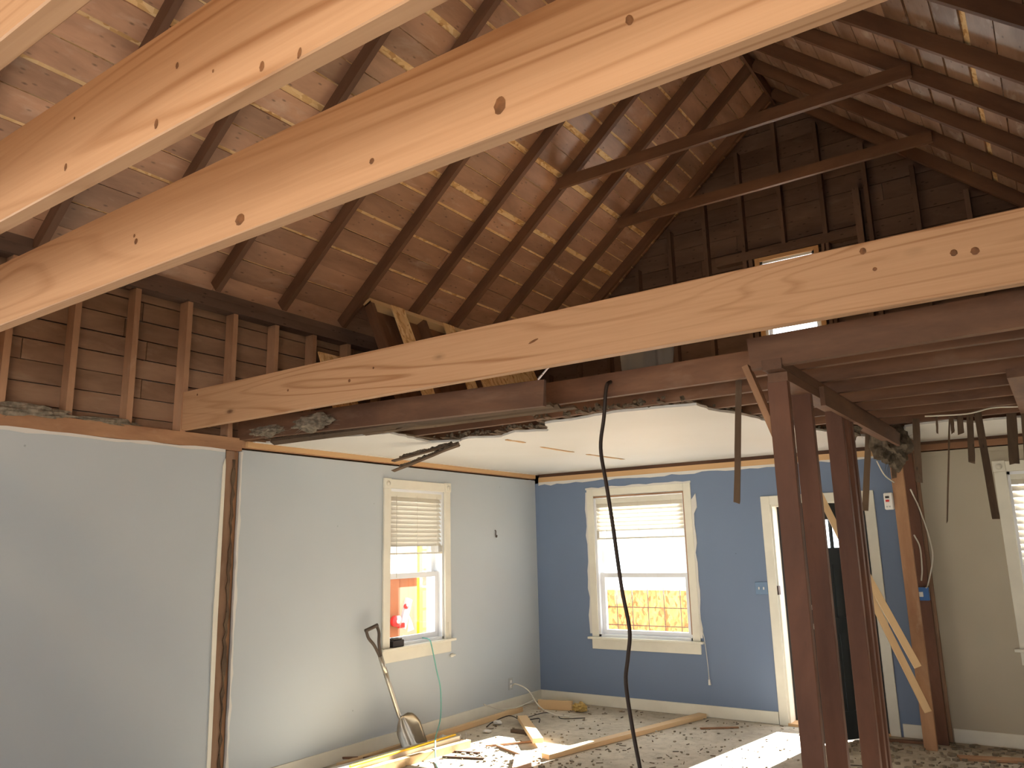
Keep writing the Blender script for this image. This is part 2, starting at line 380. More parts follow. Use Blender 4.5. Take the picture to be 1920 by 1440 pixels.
# ================================================================== GEOMETRY CONSTANTS
HL, HR = 0.0, 6.04            # left and right wall planes
YF = -10.6                    # wall behind the camera
ZC = 2.44                     # old plaster ceiling height
RX = 3.07                     # ridge
ML, Z0L = 0.852, 3.42         # underside of left rafters: z = Z0L + ML x
MR, Z0R = -0.894, 8.782
def zl(x): return Z0L + ML * x
def zr(x): return Z0R + MR * x
W1 = (-2.40, -1.64, 0.80, 2.17)    # left wall window opening (y0,y1,z0,z1)
W2 = (0.75, 1.80, 0.69, 2.155)     # blue wall window (x0,x1,z0,z1)
W3 = (4.60, 5.40, 0.75, 2.14)      # cream wall window
D1 = (2.655, 3.50, 0.0, 1.97)      # door
W4 = (2.77, 3.30, 3.10, 4.38)      # gable window
ZS = 2.0                      # (y distance) fence

# ================================================================== SETTING
fl = wbox('floor', (-.12, YF - .1, -.1), (HR + .12, .12, 0), 'floor'); tag(fl, 'dusty pale concrete floor strewn with crumbs and splinters', kind='structure')
gr = wbox('paving', (-30, -40, -.4), (36, 40, -.3), 'pave'); tag(gr, 'sunlit pale ground outside the house', kind='structure')

# ---------------------------------------------------------------- left wall
wl = tag(empty('wall_left', (HL, -5, 0)), 'pale grey painted left wall with bare framing above', kind='structure')
panel_with_holes('plaster_panel', 0, -.1, 0, -3.975, 0.0, 0, 2.375, [W1], 'gray', wl)
panel_with_holes('plaster_panel', 0, -.1, 0, YF, -4.115, 0, 2.36, [(-9.6, -7.4, .75, 2.1)], 'gray', wl)
panel_with_holes('siding', 0, -.22, -.16, YF, .16, -.3, 3.62, [W1, (-9.6, -7.4, .75, 2.1)], 'siding', wl)
# reveal boxes so that the wall is closed around its windows
for (y0, y1, z0, z1) in (W1, (-9.6, -7.4, .75, 2.1)):
    for lo, hi in (((-.18, y0 - .02, z0), (-.09, y0, z1)), ((-.18, y1, z0), (-.09, y1 + .02, z1)), ((-.18, y0 - .02, z0 - .02), (-.09, y1 + .02, z0)), ((-.18, y0 - .02, z1), (-.09, y1 + .02, z1 + .02))):
        wbox('reveal_board', lo, hi, 'vinyl', wl)
# old partition stub: exposed post strip with torn plaster edges
wbox('exposed_stud', (-.10, -4.10, 0), (-.012, -4.03, 2.36), 'knee', wl)
wbox('exposed_stud', (-.10, -4.03, 0), (-.028, -3.985, 2.36), 'plate', wl)
prism('mortar_line', ragged([(-4.045, .02), (-4.045, 2.3)], .012, .05) + ragged([(-4.025, 2.3), (-4.022, .02)], .010, .05), 0, -.02, -.004, 'lath', wl)
prism('torn_plaster_edge', [(-4.135, .05), (-4.150, 1.2), (-4.135, 2.24), (-4.118, 2.3), (-4.112, 2.24), (-4.114, 1.2), (-4.108, .05)], 0, 0, .008, 'white', wl)
prism('torn_plaster_edge', ragged([(-3.985, .02), (-3.985, 2.36)], .004, .06) + ragged([(-3.965, 2.36), (-3.968, .02)], .008, .07), 0, -.02, .004, 'plaster', wl)
wbox('top_plate', (-.10, YF, 2.365), (.004, -3.98, 2.46), 'plate', wl)
wbox('top_plate', (-.10, -3.98, 2.39), (.004, 0, 2.47), 'plate', wl)
prism('torn_plaster_edge', ragged([(-9, 2.345), (-4.12, 2.345)], .006, .09) + ragged([(-4.12, 2.366), (-9, 2.366)], .006, .12), 0, 0, .006, 'plaster', wl)
# knee wall: studs and horizontal sheathing boards
y = -4.852 - 0.388 * 14
ys = [-4.852 + .385 * k for k in range(-14, 13)]
for y in ys:
    if y < YF: continue
    wbox('stud', (-.095, y - .02, 2.46), (-.005 + random.uniform(-.01, .01), y + .02, 3.40), 'kneestud', wl)
zz = 2.40
while zz < 3.55:
    h = .128
    cuts = [YF, -8.2 + random.uniform(-.4, .4), -5.2 + random.uniform(-.5, .5), -2.4 + random.uniform(-.5, .5), 0.1]
    for a, b in zip(cuts, cuts[1:]):
        wbox('sheathing_board', (-.125 + random.uniform(-.004, .004), a + .003, zz), (-.10, b - .003, zz + h + random.uniform(-.003, .002)), 'knee', wl)
    zz += .135
wbox('wall_plate', (-.12, YF, 3.40), (.02, 0, 3.47), 'gable', wl)
wbox('wall_plate', (-.16, YF, 3.47), (-.02, 0, 3.54), 'gable', wl)

# ---------------------------------------------------------------- back wall
wb = tag(empty('wall_back', (3, 0, 0)), 'far end wall, blue and cream paint below a bare gable', kind='structure')
def clean_holes(): return [W2, D1]
panel_with_holes('plaster_panel', 1, 0, .10, 0, 3.86, 0, 2.34, [W2, D1], 'blue', wb)
panel_with_holes('plaster_panel', 1, 0, .10, 3.86, HR, 0, 2.34, [W3], 'cream', wb)
panel_with_holes('siding', 1, .16, .22, -.22, HR + .22, -.3, 3.0, [W2, D1[:2] + (-.3, D1[3]), W3], 'siding', wb)
for (x0, x1, z0, z1) in (W2, D1, W3):
    for lo, hi in (((x0 - .02, .09, z0), (x0, .18, z1)), ((x1, .09, z0), (x1 + .02, .18, z1)), ((x0 - .02, .09, z0 - .02), (x1 + .02, .18, z0)), ((x0 - .02, .09, z1), (x1 + .02, .18, z1 + .02))):
        wbox('reveal_board', lo, hi, 'vinyl', wb)
prism('torn_plaster_edge', ragged([(.05, 2.315), (3.8, 2.335)], .012, .08) + [(3.8, 2.35), (.05, 2.35)], 1, -.006, .004, 'plaster', wb)
prism('torn_plaster_edge', ragged([(3.98, 2.32), (HR, 2.33)], .008, .12) + [(HR, 2.35), (3.98, 2.35)], 1, -.006, .004, 'cream', wb)
# nailing battens round the top of both rooms
wbox('batten', (.05, -.004, 2.35), (3.82, .09, 2.405), 'batten', wb)
wbox('batten', (.05, .02, 2.405), (3.82, .09, 2.44), 'joist', wb)
wbox('batten', (3.96, -.004, 2.36), (HR, .09, 2.415), 'plate', wb)
wbox('batten', (3.96, .02, 2.415), (HR, .09, 2.45), 'joist', wb)
# gable: horizontal boards, cut along the roof line, and studs
GY = 0.02
zz = 2.44; row = 0
while zz < 6.05:
    h = .178; z1 = zz + h - random.uniform(.002, .008)
    def span(z):
        a = max(-.1, (z - .10 - Z0L) / ML - .02); b = min(HR + .1, (Z0R - z + .10) / -MR + .02); return a, b
    (a0, b0), (a1, b1) = span(zz), span(z1)
    segs = [(a0, a1, W4[0], W4[0]), (W4[1], W4[1], b0, b1)] if zz < W4[3] and z1 > W4[2] else [(a0, a1, b0, b1)]
    if len(segs) == 1 and b0 - a0 > 3: c = random.uniform(2, 4); segs = [(a0, a1, c - .002, c - .002), (c + .002, c + .002, b0, b1)]
    for s in segs:
        if s[2] - s[0] < .02: continue
        d = random.uniform(-.004, .004)
        prism('gable_board', [(s[0], zz), (s[2], zz), (max(s[3], s[1] + .01), z1), (s[1], z1)], 1, GY + .075 + d, GY + .10 + d, 'gable', wb)
    zz += h
for k in range(15):
    x = .22 + .4 * k
    top = min(zl(x), zr(x)) - .02
    if top < 2.6: continue
    if W4[0] - .05 < x < W4[1] + .05:
        wbox('gable_stud', (x - .02, GY - .02, W4[3] + .08), (x + .02, GY + .075, top), 'gable', wb); continue
    wbox('gable_stud', (x - .02, GY - .02, 2.46), (x + .02, GY + .075, top), 'gable', wb)
wbox('window_header', (2.32, GY - .025, W4[3] + .05), (3.76, GY + .07, W4[3] + .14), 'gable', wb)
wbox('gable_stud', (2.66, GY - .02, 2.46), (2.70, GY + .075, W4[3] + .05), 'gable', wb)
wbox('gable_stud', (3.37, GY - .02, 2.46), (3.41, GY + .075, W4[3] + .05), 'gable', wb)
wbox('gable_stud', (3.70, GY - .03, 2.46), (3.76, GY + .075, 4.9), 'gable', wb)
prism('siding', [(-.3, 2.3), (-.3, 3.2), (RX, 6.42), (HR + .3, 3.2), (HR + .3, 2.3), (W4[1], 2.3), (W4[1], W4[3]), (W4[0], W4[3]), (W4[0], 2.3)], 1, .16, .22, 'siding', wb)
wbox('siding', (W4[0] - .05, .16, 2.3), (W4[1] + .05, .22, W4[2]), 'siding', wb)
for lo, hi in (((W4[0] - .02, .09, W4[2]), (W4[0], .18, W4[3])), ((W4[1], .09, W4[2]), (W4[1] + .02, .18, W4[3])), ((W4[0], .09, W4[3]), (W4[1], .18, W4[3] + .02)), ((W4[0], .09, W4[2] - .02), (W4[1], .18, W4[2]))):
    wbox('reveal_board', lo, hi, 'batten', wb)

# ---------------------------------------------------------------- right wall and the wall behind the camera (with their windows)
WR = [(-10.3, -7.9, .6, 2.25)]
wr = tag(empty('wall_right', (HR, -5, 0)), 'right hand wall of the house', kind='structure')
panel_with_holes('plaster_panel', 0, HR, HR + .2, YF, 0.16, 0, 3.55, WR, 'cream', wr)
WF = [(.7, 2.2, .5, 1.75), (3.0, 5.8, .2, 2.0)]
wf = tag(empty('wall_front', (3, YF, 0)), 'wall behind the viewer with wide openings', kind='structure')
panel_with_holes('plaster_panel', 1, YF - .2, YF, -.2, HR + .2, 0, 2.6, WF, 'gray', wf)
prism('gable_panel', [(-.2, 2.6), (-.2, 3.5), (RX, 6.35), (HR + .2, 3.5), (HR + .2, 2.6)], 1, YF - .15, YF - .05, 'gable', wf)

# ---------------------------------------------------------------- roof
rf = tag(empty('roof', (RX, -5, 6)), 'dark board roof on old rafters seen from below', kind='structure')
RD = .10
tl = math.atan(ML); tr = math.atan(-MR)
dL = V((math.cos(tl), 0, math.sin(tl))); nL = V((-math.sin(tl), 0, math.cos(tl)))
dR = V((-math.cos(tr), 0, math.sin(tr))); nR = V((math.sin(tr), 0, math.cos(tr)))
OL = V((0, 0, Z0L)); OR = V(((Z0R - 3.42) / -MR, 0, 3.42))
ridge_sL = RX / math.cos(tl); ridge_sR = (OR.x - RX) / math.cos(tr)
for side, O, d, n, smax in (('L', OL, dL, nL, ridge_sL), ('R', OR, dR, nR, ridge_sR)):
    s = -.35; sgn = 1
    while s < smax + .08:
        wd = random.uniform(.155, .172); gap = random.choice([.005, .009, .013, .017, .024])
        if random.random() < .07: gap = .05
        cuts = [YF - .1]; yy = YF - .1
        while True:
            yy = -4.29 + .603 * round((yy + random.uniform(2.0, 4.2) + 4.29) / .603)
            if yy > -.6: break
            cuts.append(yy)
        cuts.append(.15)
        for a, b in zip(cuts, cuts[1:]):
            c = O + d * (s + wd / 2) + n * (RD + .008 + random.uniform(-.001, .002))
            A = V((c.x, a + .003, c.z)); B = V((c.x, b - .003, c.z))
            board('roof_board', A, B, wd, .014, n, 'roof' if side == 'L' else 'roof_glare', rf, jit=.003, segs=3)
        s += wd + gap
    for k, (a, b) in enumerate(((YF - .2, -7.6), (-7.6, -5.2), (-5.2, -2.75), (-2.75, -.35), (-.35, .25))):
        c = O + d * (smax * .5 - .12) + n * (RD + .0245)
        A = V((c.x, a, c.z)); B = V((c.x, b, c.z))
        board('roof_deck_panel', A, B, smax + .75, .014, n, 'osb_pale', rf)
    ry = [-4.292, -3.689, -3.054, -2.406, -1.844, -1.272, -.692, -.10]
    ry = [-4.292 - .603 * k for k in range(10, 0, -1)] + ry
    for yk in ry:
        s0, s1 = -.05, smax + .02
        if side == 'L' and -4.4 < yk < -3.0: s0 = .12
        A = O + d * s0 + n * (RD / 2); B = O + d * s1 + n * (RD / 2); A.y = B.y = yk - .02
        board('rafter', A, B, .042, RD, n, 'rafter', rf, jit=.003, segs=4)
wbox('ridge_board', (RX - .012, YF, 6.02), (RX + .012, 0, 6.14), 'rafter', rf)
for yk, z0 in ((-1.844, 4.79), (-.692, 4.80)):
    xa = (z0 - Z0L) / ML - .02; xb = (Z0R - z0) / -MR + .02
    board('collar_tie', (xa, yk - .062, z0 + .05), (xb, yk - .062, z0 + .05), .10, .038, (0, 1, 0), 'rafter', rf, jit=.003, segs=4)

# ---------------------------------------------------------------- old ceiling, joists
ce = tag(empty('ceiling', (2, -2, ZC)), 'remains of the white plaster ceiling under old joists', kind='structure')
edge = [(.02, -3.78), (.30, -3.70), (.75, -3.60), (1.05, -3.52), (1.0, -3.2), (.95, -2.95), (1.15, -2.83), (1.30, -2.92), (1.53, -2.80), (1.75, -2.95), (1.95, -2.82), (2.12, -3.12), (2.40, -3.14), (2.68, -3.20), (2.95, -3.16), (3.2, -3.10), (3.21, -2.82), (3.30, -2.48), (3.34, -2.1), (3.36, -1.80), (3.52, -1.3), (3.72, -.7), (3.78, 0)]
prism('plaster_panel', ragged(edge, .015, .06) + [(.02, 0)], 2, ZC, ZC + .016, 'plaster', ce)
edgeR = [(3.97, -.75), (4.05, -1.12), (4.2, -1.18), (4.36, -1.2), (4.5, -.98), (4.62, -1.05), (4.8, -1.02), (5.2, -1.1), (HR, -1.05)]
prism('plaster_panel', ragged(edgeR, .02, .06) + [(HR, 0), (3.97, 0)], 2, ZC, ZC + .016, 'plaster', ce)
# lath behind the torn plaster, sticking out of its edge
def edge_y(x):
    for (a, b), (c, d) in zip(edge, edge[1:]):
        if a <= x <= c and c > a: return b + (d - b) * (x - a) / (c - a)
    return -2
xx = .12
while xx < 3.6:
    y1 = edge_y(xx) - random.uniform(.02, .16)
    board('lath', (xx + random.uniform(-.02, .02), y1, ZC + .021), (xx, -.05, ZC + .021), .036, .008, (0, 0, 1), 'lath', ce, ends=(.03, 0))
    xx += .055 + random.uniform(0, .02)
# joists (left room and right room), 16 inch centres
JY = [-3.60 + .40 * k for k in range(9)]
for k, yj in enumerate(JY):
    x0 = -.05
    wbox('joist', (x0, yj - .02, 2.458), (3.93, yj + .02, 2.598), 'joist', ce)
for k, yj in enumerate(JY): 
    yj = yj - .03
    wbox('joist', (3.88, yj - .02, 2.455), (HR + .02, yj + .02, 2.60), 'joist', ce)
board('joist', (-.02, -3.985, 2.52), (2.68, -3.985, 2.452), .15, .042, (0, 1, 0), 'joist', ce, jit=.003, segs=6, ends=(0, .02))
board('joist', (3.83, -4.03, 2.472), (HR, -4.03, 2.50), .145, .042, (0, 1, 0), 'joist', ce, jit=.003, segs=5, ends=(.02, 0))
# loose ceiling runners under the first joists
board('lath', (.30, -3.93, 2.415), (2.66, -3.90, 2.400), .05, .018, (0, .3, 1), 'lath', ce, jit=.004, segs=8)
board('lath', (.15, -3.82, 2.43), (2.60, -3.72, 2.425), .042, .014, (0, .5, 1), 'lath', ce, jit=.004, segs=8)
board('lath', (.9, -3.62, 2.440), (2.62, -3.56, 2.437), .04, .012, (0, .2, 1), 'lath', ce, jit=.004, segs=8)
board('lath', (1.35, -3.75, 2.41), (2.05, -3.95, 2.45), .03, .010, (0, .2, 1), 'lath', ce)
for k in range(12):
    wbox('added_attic_plank', (1.9 + .16 * k + random.uniform(-.004, .004), -3.52, 2.60), (1.9 + .16 * k + .152, -.15, 2.618), 'stud_new', ce)  # added pale planks: bounce sun up to the roof, carry the loose pieces
# runner under the right hand joists
wbox('runner', (4.80, -2.95, 2.405), (4.90, 0, 2.452), 'joist', ce)
# left room batten along the left wall
prism('torn_plaster_edge', ragged([(0.0, -3.9), (0.0, -.02)], .0, 9) + ragged([(.055, -.02), (.055, -3.9)], .01, .1), 2, 2.434, 2.441, 'plaster', ce)
wbox('batten', (0.004, -3.95, 2.395), (.03, -.03, 2.438), 'batten', ce)

# ---------------------------------------------------------------- bearing wall remains
bw = tag(empty('wall_divider', (3.94, -2, 0)), 'stripped dividing wall, dark studs under a double plate', kind='structure')
wbox('top_plate', (3.895, -4.06, 2.385), (3.985, -.02, 2.432), 'joist', bw)
wbox('top_plate', (3.895, -3.98, 2.34), (3.985, -.02, 2.383), 'joist', bw)
wbox('stud', (3.888, -3.975, 0), (3.980, -3.93, 2.345), 'post', bw, .002)
wbox('stud', (3.888, -3.575, 0), (3.980, -3.53, 2.345), 'post', bw, .002)
wbox('stud', (3.895, -2.925, 0), (3.985, -2.88, 2.345), 'post', bw, .002)
wbox('stud', (3.90, -2.80, 0), (3.99, -2.755, 2.345), 'post', bw, .002)
wbox('stud', (3.90, -2.70, 0), (3.99, -2.655, 2.345), 'post', bw, .002)
wbox('stud', (3.797, -.37, 0), (3.892, -.325, 2.345), 'plate', bw, .002)
wbox('stud', (3.86, -.14, 0), (3.945, -.09, 2.345), 'post', bw, .002)
wbox('stud', (3.86, -.06, 0), (3.965, -.012, 2.345), 'knee', bw, .002)
board('knee_brace', (3.775, -3.90, 2.45), (3.905, -3.90, 2.05), .03, .06, (0, 1, 0), 'plate', bw)
wbox('blocking', (3.986, -3.4, 2.30), (4.01, -.9, 2.40), 'joist', bw)

# baseboards
tag(wbox('baseboard_left', (0, -3.94, .004), (.016, -.016, .108), 'white'), 'white painted skirting along the grey wall', kind='structure')
tag(wbox('baseboard_back', (.0, -.016, .004), (2.57, 0, .108), 'white'), 'white skirting under the blue wall', kind='structure')
tag(wbox('baseboard_back', (3.60, -.016, .004), (3.84, 0, .108), 'white'), 'short white skirting right of the door', kind='structure')
tag(wbox('baseboard_right', (3.975, -.016, .004), (HR, 0, .108), 'white'), 'white skirting under the cream wall', kind='structure')

# ================================================================== WINDOWS
def window_unit(root, ax, out, u0, u1, z0, z1, rail=None, lower_open=0.0, fr=.045, sash='vinyl', panes=True):
    """double hung window standing in its opening; ax 0: wall across x, u is y; out is the outward sign"""
    def B(name, a, b, ua, ub, za, zb, mat, par=root):
        a, b = sorted((a * out, b * out))
        return wbox(name, (a, ua, za) if ax == 0 else (ua, a, za), (b, ub, zb) if ax == 0 else (ub, b, zb), mat, par)
    for ua, ub in ((u0, u0 + .025), (u1 - .025, u1)): B('jamb', .005, .15, ua, ub, z0, z1, sash)
    B('jamb', .005, .15, u0, u1, z1 - .025, z1, sash); B('jamb', .005, .15, u0, u1, z0, z0 + .025, sash)
    rail = rail or (z0 + z1) / 2
    ua, ub = u0 + .025, u1 - .025
    for nm, a, za, zb in (('upper_sash', .10, rail - .02, z1 - .025), ('lower_sash', .055, z0 + .025, rail + .03)):
        s = B(nm, a, a + .035, ua, ua + fr, za, zb, sash)
        for (p, q, r_, t) in ((ub - fr, ub, za, zb), (ua + fr, ub - fr, za, za + fr), (ua + fr, ub - fr, zb - fr, zb)):
            B('sash_rail', a, a + .035, p, q, r_, t, sash, s)
        if panes: B('pane', a + .015, a + .019, ua + fr, ub - fr, za + fr, zb - fr, 'glass', s)
def casing(root, ax, inn, u0, u1, z0, z1, wd, th=.02, sill=True, rosette=False, apron=.10, sillext=.035):
    def B(name, a, b, ua, ub, za, zb, mat='white', bev=.003):
        a, b = sorted((a * inn, b * inn))
        return wbox(name, (a, ua, za) if ax == 0 else (ua, a, za), (b, ub, zb) if ax == 0 else (ub, b, zb), mat, root, bev)
    B('casing', 0, th, u0 - wd, u0 + .004, z0, z1 + (0 if rosette else wd)); B('casing', 0, th, u1 - .004, u1 + wd, z0, z1 + (0 if rosette else wd))
    B('casing', 0, th, u0 + .004, u1 - .004, z1, z1 + wd)
    if rosette:
        for c in (u0 - wd / 2, u1 + wd / 2):
            bl = B('corner_block', 0, th + .006, c - wd / 2 - .003, c + wd / 2 + .003, z1, z1 + wd + .006)
            p = V((0, 0, 0)); p[ax] = inn * (th + .006); p[1 - ax] = c; p[2] = z1 + wd / 2; q = p.copy(); q[ax] += inn * .006
            tube('rosette', [p, q], wd * .28, 'white', bl, 16, 1)
    if sill:
        B('sill', -.10, .055, u0 - wd - sillext, u1 + wd + sillext, z0 - .022, z0)
        B('apron', 0, .018, u0 - wd, u1 + wd, z0 - .022 - apron, z0 - .022)

w1 = tag(empty('window_1', (0, -2.02, .8)), 'double hung window in the grey left wall', kind='structure')
window_unit(w1, 0, -1, *W1, rail=1.39); casing(w1, 0, 1, *W1, .082, rosette=True)
w2 = tag(empty('window_2', (1.27, 0, .69)), 'double hung window in the blue wall', kind='structure')
window_unit(w2, 1, 1, *W2, rail=1.31); casing(w2, 1, -1, *W2, .075, th=.012)
w3 = tag(empty('window_3', (5.0, 0, .75)), 'window in the cream wall at the right edge', kind='structure')
window_unit(w3, 1, 1, *W3); casing(w3, 1, -1, *W3, .085, rosette=True)
w4 = tag(empty('window_4', (3.03, .05, W4[2])), 'bright attic window in the dark gable', kind='structure')
window_unit(w4, 1, 1, *W4, sash='vinyl', fr=.03)
for lo, hi in (((W4[0] - .045, -.015, W4[2]), (W4[0], .03, W4[3] + .04)), ((W4[1], -.015, W4[2]), (W4[1] + .045, .03, W4[3] + .04)), ((W4[0], -.015, W4[3]), (W4[1], .03, W4[3] + .04))):
    wbox('casing', lo, hi, 'batten', w4)
# torn paint and old putty round the blue wall window
prism('torn_plaster_edge', ragged([(W2[0] - .10, .72), (W2[0] - .09, 2.2)], .012, .09) + ragged([(W2[0] - .07, 2.2), (W2[0] - .07, .72)], .0, 9), 1, -.008, .0, 'plaster', w2)
prism('torn_plaster_edge', ragged([(W2[1] + .07, .72), (W2[1] + .07, 2.05)], .0, 9) + [(W2[1] + .125, 2.12), (W2[1] + .13, 1.98), (W2[1] + .095, 1.92)] + ragged([(W2[1] + .095, 1.9), (W2[1] + .095, .72)], .012, .09), 1, -.008, .0, 'plaster', w2)
prism('torn_plaster_edge', ragged([(W2[0] - .09, 2.225), (W2[1] + .08, 2.23)], .003, .1) + ragged([(W2[1] + .08, 2.25), (W2[0] - .09, 2.245)], .008, .08), 1, -.008, .0, 'plaster', w2)
wbox('putty_strip', (W2[0], -.006, 2.135), (W2[1], .02, 2.15), 'plate', w2); wbox('putty_strip', (W2[1] - .015, -.006, .75), (W2[1] - .003, .02, 2.14), 'plate', w2)

def blind(name, label, ax, sgn, off, u0, u1, ztop, zstack, zbot, n, tilt, cord_u, parts_label=None):
    """slatted blind hung inside a window; sgn points into the room"""
    def Pt(a, u, z): return (a * sgn, u, z) if ax == 0 else (u, a * sgn, z)
    def B(nm, a, b, ua, ub, za, zb, mat, par):
        p = Pt(a, ua, za); q = Pt(b, ub, zb)
        return wbox(nm, [min(i, j) for i, j in zip(p, q)], [max(i, j) for i, j in zip(p, q)], mat, par)
    r = empty(name, Pt(off, (u0 + u1) / 2, zbot)); tag(r, label, 'blind', 'window blinds')
    B('headrail', off - .022, off + .022, u0 - .004, u1 + .004, ztop - .055, ztop, 'white', r)
    nr = V(Pt(math.sin(tilt), 0, math.cos(tilt)))
    for k in range(n):
        z = ztop - .075 - (ztop - .075 - zstack - .012) * k / (n - 1)
        board('slat', Pt(off, u0, z), Pt(off, u1, z), .048, .0028, nr, 'slat', r)
    m = max(3, int((zstack - zbot - .02) / .0055)); 
    for k in range(m): B('stacked_slat', off - .024, off + .024, u0, u1, zbot + .02 + k * .0055, zbot + .0235 + k * .0055, 'slat', r)
    B('bottom_rail', off - .025, off + .025, u0, u1, zbot, zbot + .018, 'white', r)
    for f in (.12, .5, .88): 
        u = u0 + (u1 - u0) * f; tube('ladder_cord', [Pt(off + .026, u, ztop - .04), Pt(off + .026, u, zbot)], .0015, 'wirew', r, 5, 1)
    if cord_u is not None: tube('tilt_wand', [Pt(off + .035, cord_u, ztop - .05), Pt(off + .037, cord_u, zbot - .2)], .003, 'wirew', r, 6, 1)
    return r
blind('window_blind', 'white slatted blind half raised in the grey wall window', 0, 1, -.028, W1[0] + .012, W1[1] - .012, 2.155, 1.665, 1.585, 11, math.radians(58), W1[0] + .09)
blind('window_blind', 'white blind drawn halfway up in the blue wall window', 1, -1, -.03, W2[0] + .025, W2[1] - .03, 2.125, 1.79, 1.69, 7, math.radians(62), W2[0] + .04)
blind('window_blind', 'closed white blind in the window at the right edge', 1, -1, -.03, W3[0] + .02, W3[1] - .02, 2.13, 1.25, 1.20, 16, math.radians(62), None)

# ================================================================== DOOR
d1 = tag(empty('door_1', (3.07, 0, 0)), 'doorway in the blue wall with an open charcoal door', kind='structure')
wbox('casing', (2.575, -.018, 0), (2.66, 0, 2.05), 'white', d1, .003); wbox('casing', (3.495, -.018, 0), (3.58, 0, 2.05), 'white', d1, .003); wbox('casing', (2.66, -.018, 1.965), (3.495, 0, 2.05), 'white', d1, .003)
wbox('jamb', (2.655, 0, 0), (2.675, .2, 1.97), 'white', d1); wbox('jamb', (3.48, 0, 0), (3.50, .2, 1.97), 'white', d1); wbox('jamb', (2.675, 0, 1.95), (3.48, .2, 1.97), 'white', d1)
wbox('storm_frame', (2.675, .15, .02), (2.70, .19, 1.95), 'black', d1); wbox('storm_frame', (2.70, .15, 1.92), (3.48, .19, 1.95), 'black', d1)
wbox('threshold', (2.655, -.03, 0), (3.50, .2, .022), 'batten', d1)
wbox('strike_plate', (2.660, -.020, 1.14), (2.676, .03, 1.22), 'iron', d1)
# leaf swung into the room on its right-hand hinges
HP = V((3.475, -.005, 0)); ang = math.radians(180 + 58)
dx = V((math.cos(ang), math.sin(ang), 0)); dn = V((-dx.y, dx.x, 0)); LW = .80
def leafbox(name, a, b, z0, z1, t0, t1, mat, par):
    bm = bmesh.new(); abox(bm, (-(b - a) / 2, t0, -(z1 - z0) / 2), ((b - a) / 2, t1, (z1 - z0) / 2))
    mw = Matrix(((dx.x, dn.x, 0, 0), (dx.y, dn.y, 0, 0), (0, 0, 1, 0), (0, 0, 0, 1))); mw.translation = HP + dx * ((a + b) / 2) + V((0, 0, (z0 + z1) / 2))
    return link(name, bm, mat, par, mw)
leaf = leafbox('door_leaf', 0, .10, .02, 1.94, -.02, .02, 'doorblack', d1)
leafbox('stile', .70, .80, .02, 1.94, -.02, .02, 'doorblack', leaf)
leafbox('rail', .10, .70, 1.80, 1.94, -.02, .02, 'doorblack', leaf)
for a, b, z0, z1 in ((.10, .37, .24, .85), (.43, .70, .24, .85), (.10, .37, .98, 1.42), (.43, .70, .98, 1.42)): leafbox('panel', a, b, z0, z1, -.010, .010, 'doorblack', leaf)
leafbox('stile', .37, .43, .24, 1.42, -.02, .02, 'doorblack', leaf)
for z0, z1 in ((.02, .24), (.85, .98), (1.42, 1.56)): leafbox('rail', .10, .70, z0, z1, -.02, .02, 'doorblack', leaf)
leafbox('pane', .10, .70, 1.56, 1.80, -.004, .004, 'glass', leaf)
for x in (.245, .39, .545): leafbox('muntin', x, x + .02, 1.56, 1.80, -.012, .012, 'doorblack', leaf)
for sg in (-1, 1):
    p = HP + dx * .74 + V((0, 0, .93)); tube('knob', [p + dn * sg * .02, p + dn * sg * .045, p + dn * sg * .055, p + dn * sg * .085], .016, 'chrome', leaf, 12, 2, .026)
    p = HP + dx * .74 + V((0, 0, 1.08)); tube('deadbolt', [p + dn * sg * .02, p + dn * sg * .03], .028, 'chrome', leaf, 14, 1)

# ================================================================== NEW BEAMS
def new_beam(y, th, z0, z1, x0, x1, label):
    o = board('ceiling_beam', (x0, y + th / 2, (z0 + z1) / 2), (x1, y + th / 2, (z0 + z1) / 2), z1 - z0, th, (0, -1, 0), 'beam', None, bev=.003)
    return tag(o, label, 'beam', 'new ceiling beams')
B4 = new_beam(-4.478, .055, 2.471, 2.738, -.09, HR, 'new pale timber beam nearest the blue room, resting on the left wall plate')
B3 = new_beam(-6.372, .045, 2.471, 2.725, -.09, HR, 'long orange timber beam crossing the middle of the view with a big round knot')
B2 = new_beam(-6.795, .042, 2.471, 2.722, -.09, HR, 'second orange timber beam, overhead at upper left')
new_beam(-7.13, .042, 2.471, 2.722, -.09, HR, 'nearest orange timber beam, only its corner at the top left')
def knots(beam, y, L):
    for x, z, a, b in L:
        bm = bmesh.new(); n = 14
        o = [bm.verts.new((a * math.cos(6.2832 * k / n) * (1 + .12 * math.sin(3 * k)), 0, b * math.sin(6.2832 * k / n))) for k in range(n)]
        i_ = [bm.verts.new((a * .6 * math.cos(6.2832 * k / n), -.0012, b * .6 * math.sin(6.2832 * k / n))) for k in range(n)]
        for k in range(n): bm.faces.new((o[k], o[(k + 1) % n], i_[(k + 1) % n], i_[k]))
        bm.faces.new(i_); bmesh.ops.recalc_face_normals(bm, faces=bm.faces[:])
        link('knot', bm, 'knot', beam, Matrix.Translation((x, y - .0006, z)) @ Matrix.Rotation(random.uniform(-.3, .3), 4, 'Y'))
knots(B3, -6.372, [(4.074, 2.535, .015, .021), (3.195, 2.511, .020, .017), (3.696, 2.526, .008, .008), (2.673, 2.578, .009, .010), (4.384, 2.604, .008, .012), (2.66, 2.60, .006, .006)])
knots(B2, -6.795, [(3.486, 2.501, .007, .012), (3.831, 2.498, .007, .011), (3.936, 2.482, .005, .011), (3.549, 2.613, .005, .008), (3.106, 2.521, .006, .010), (3.678, 2.549, .003, .004), (3.126, 2.642, .003, .004)])
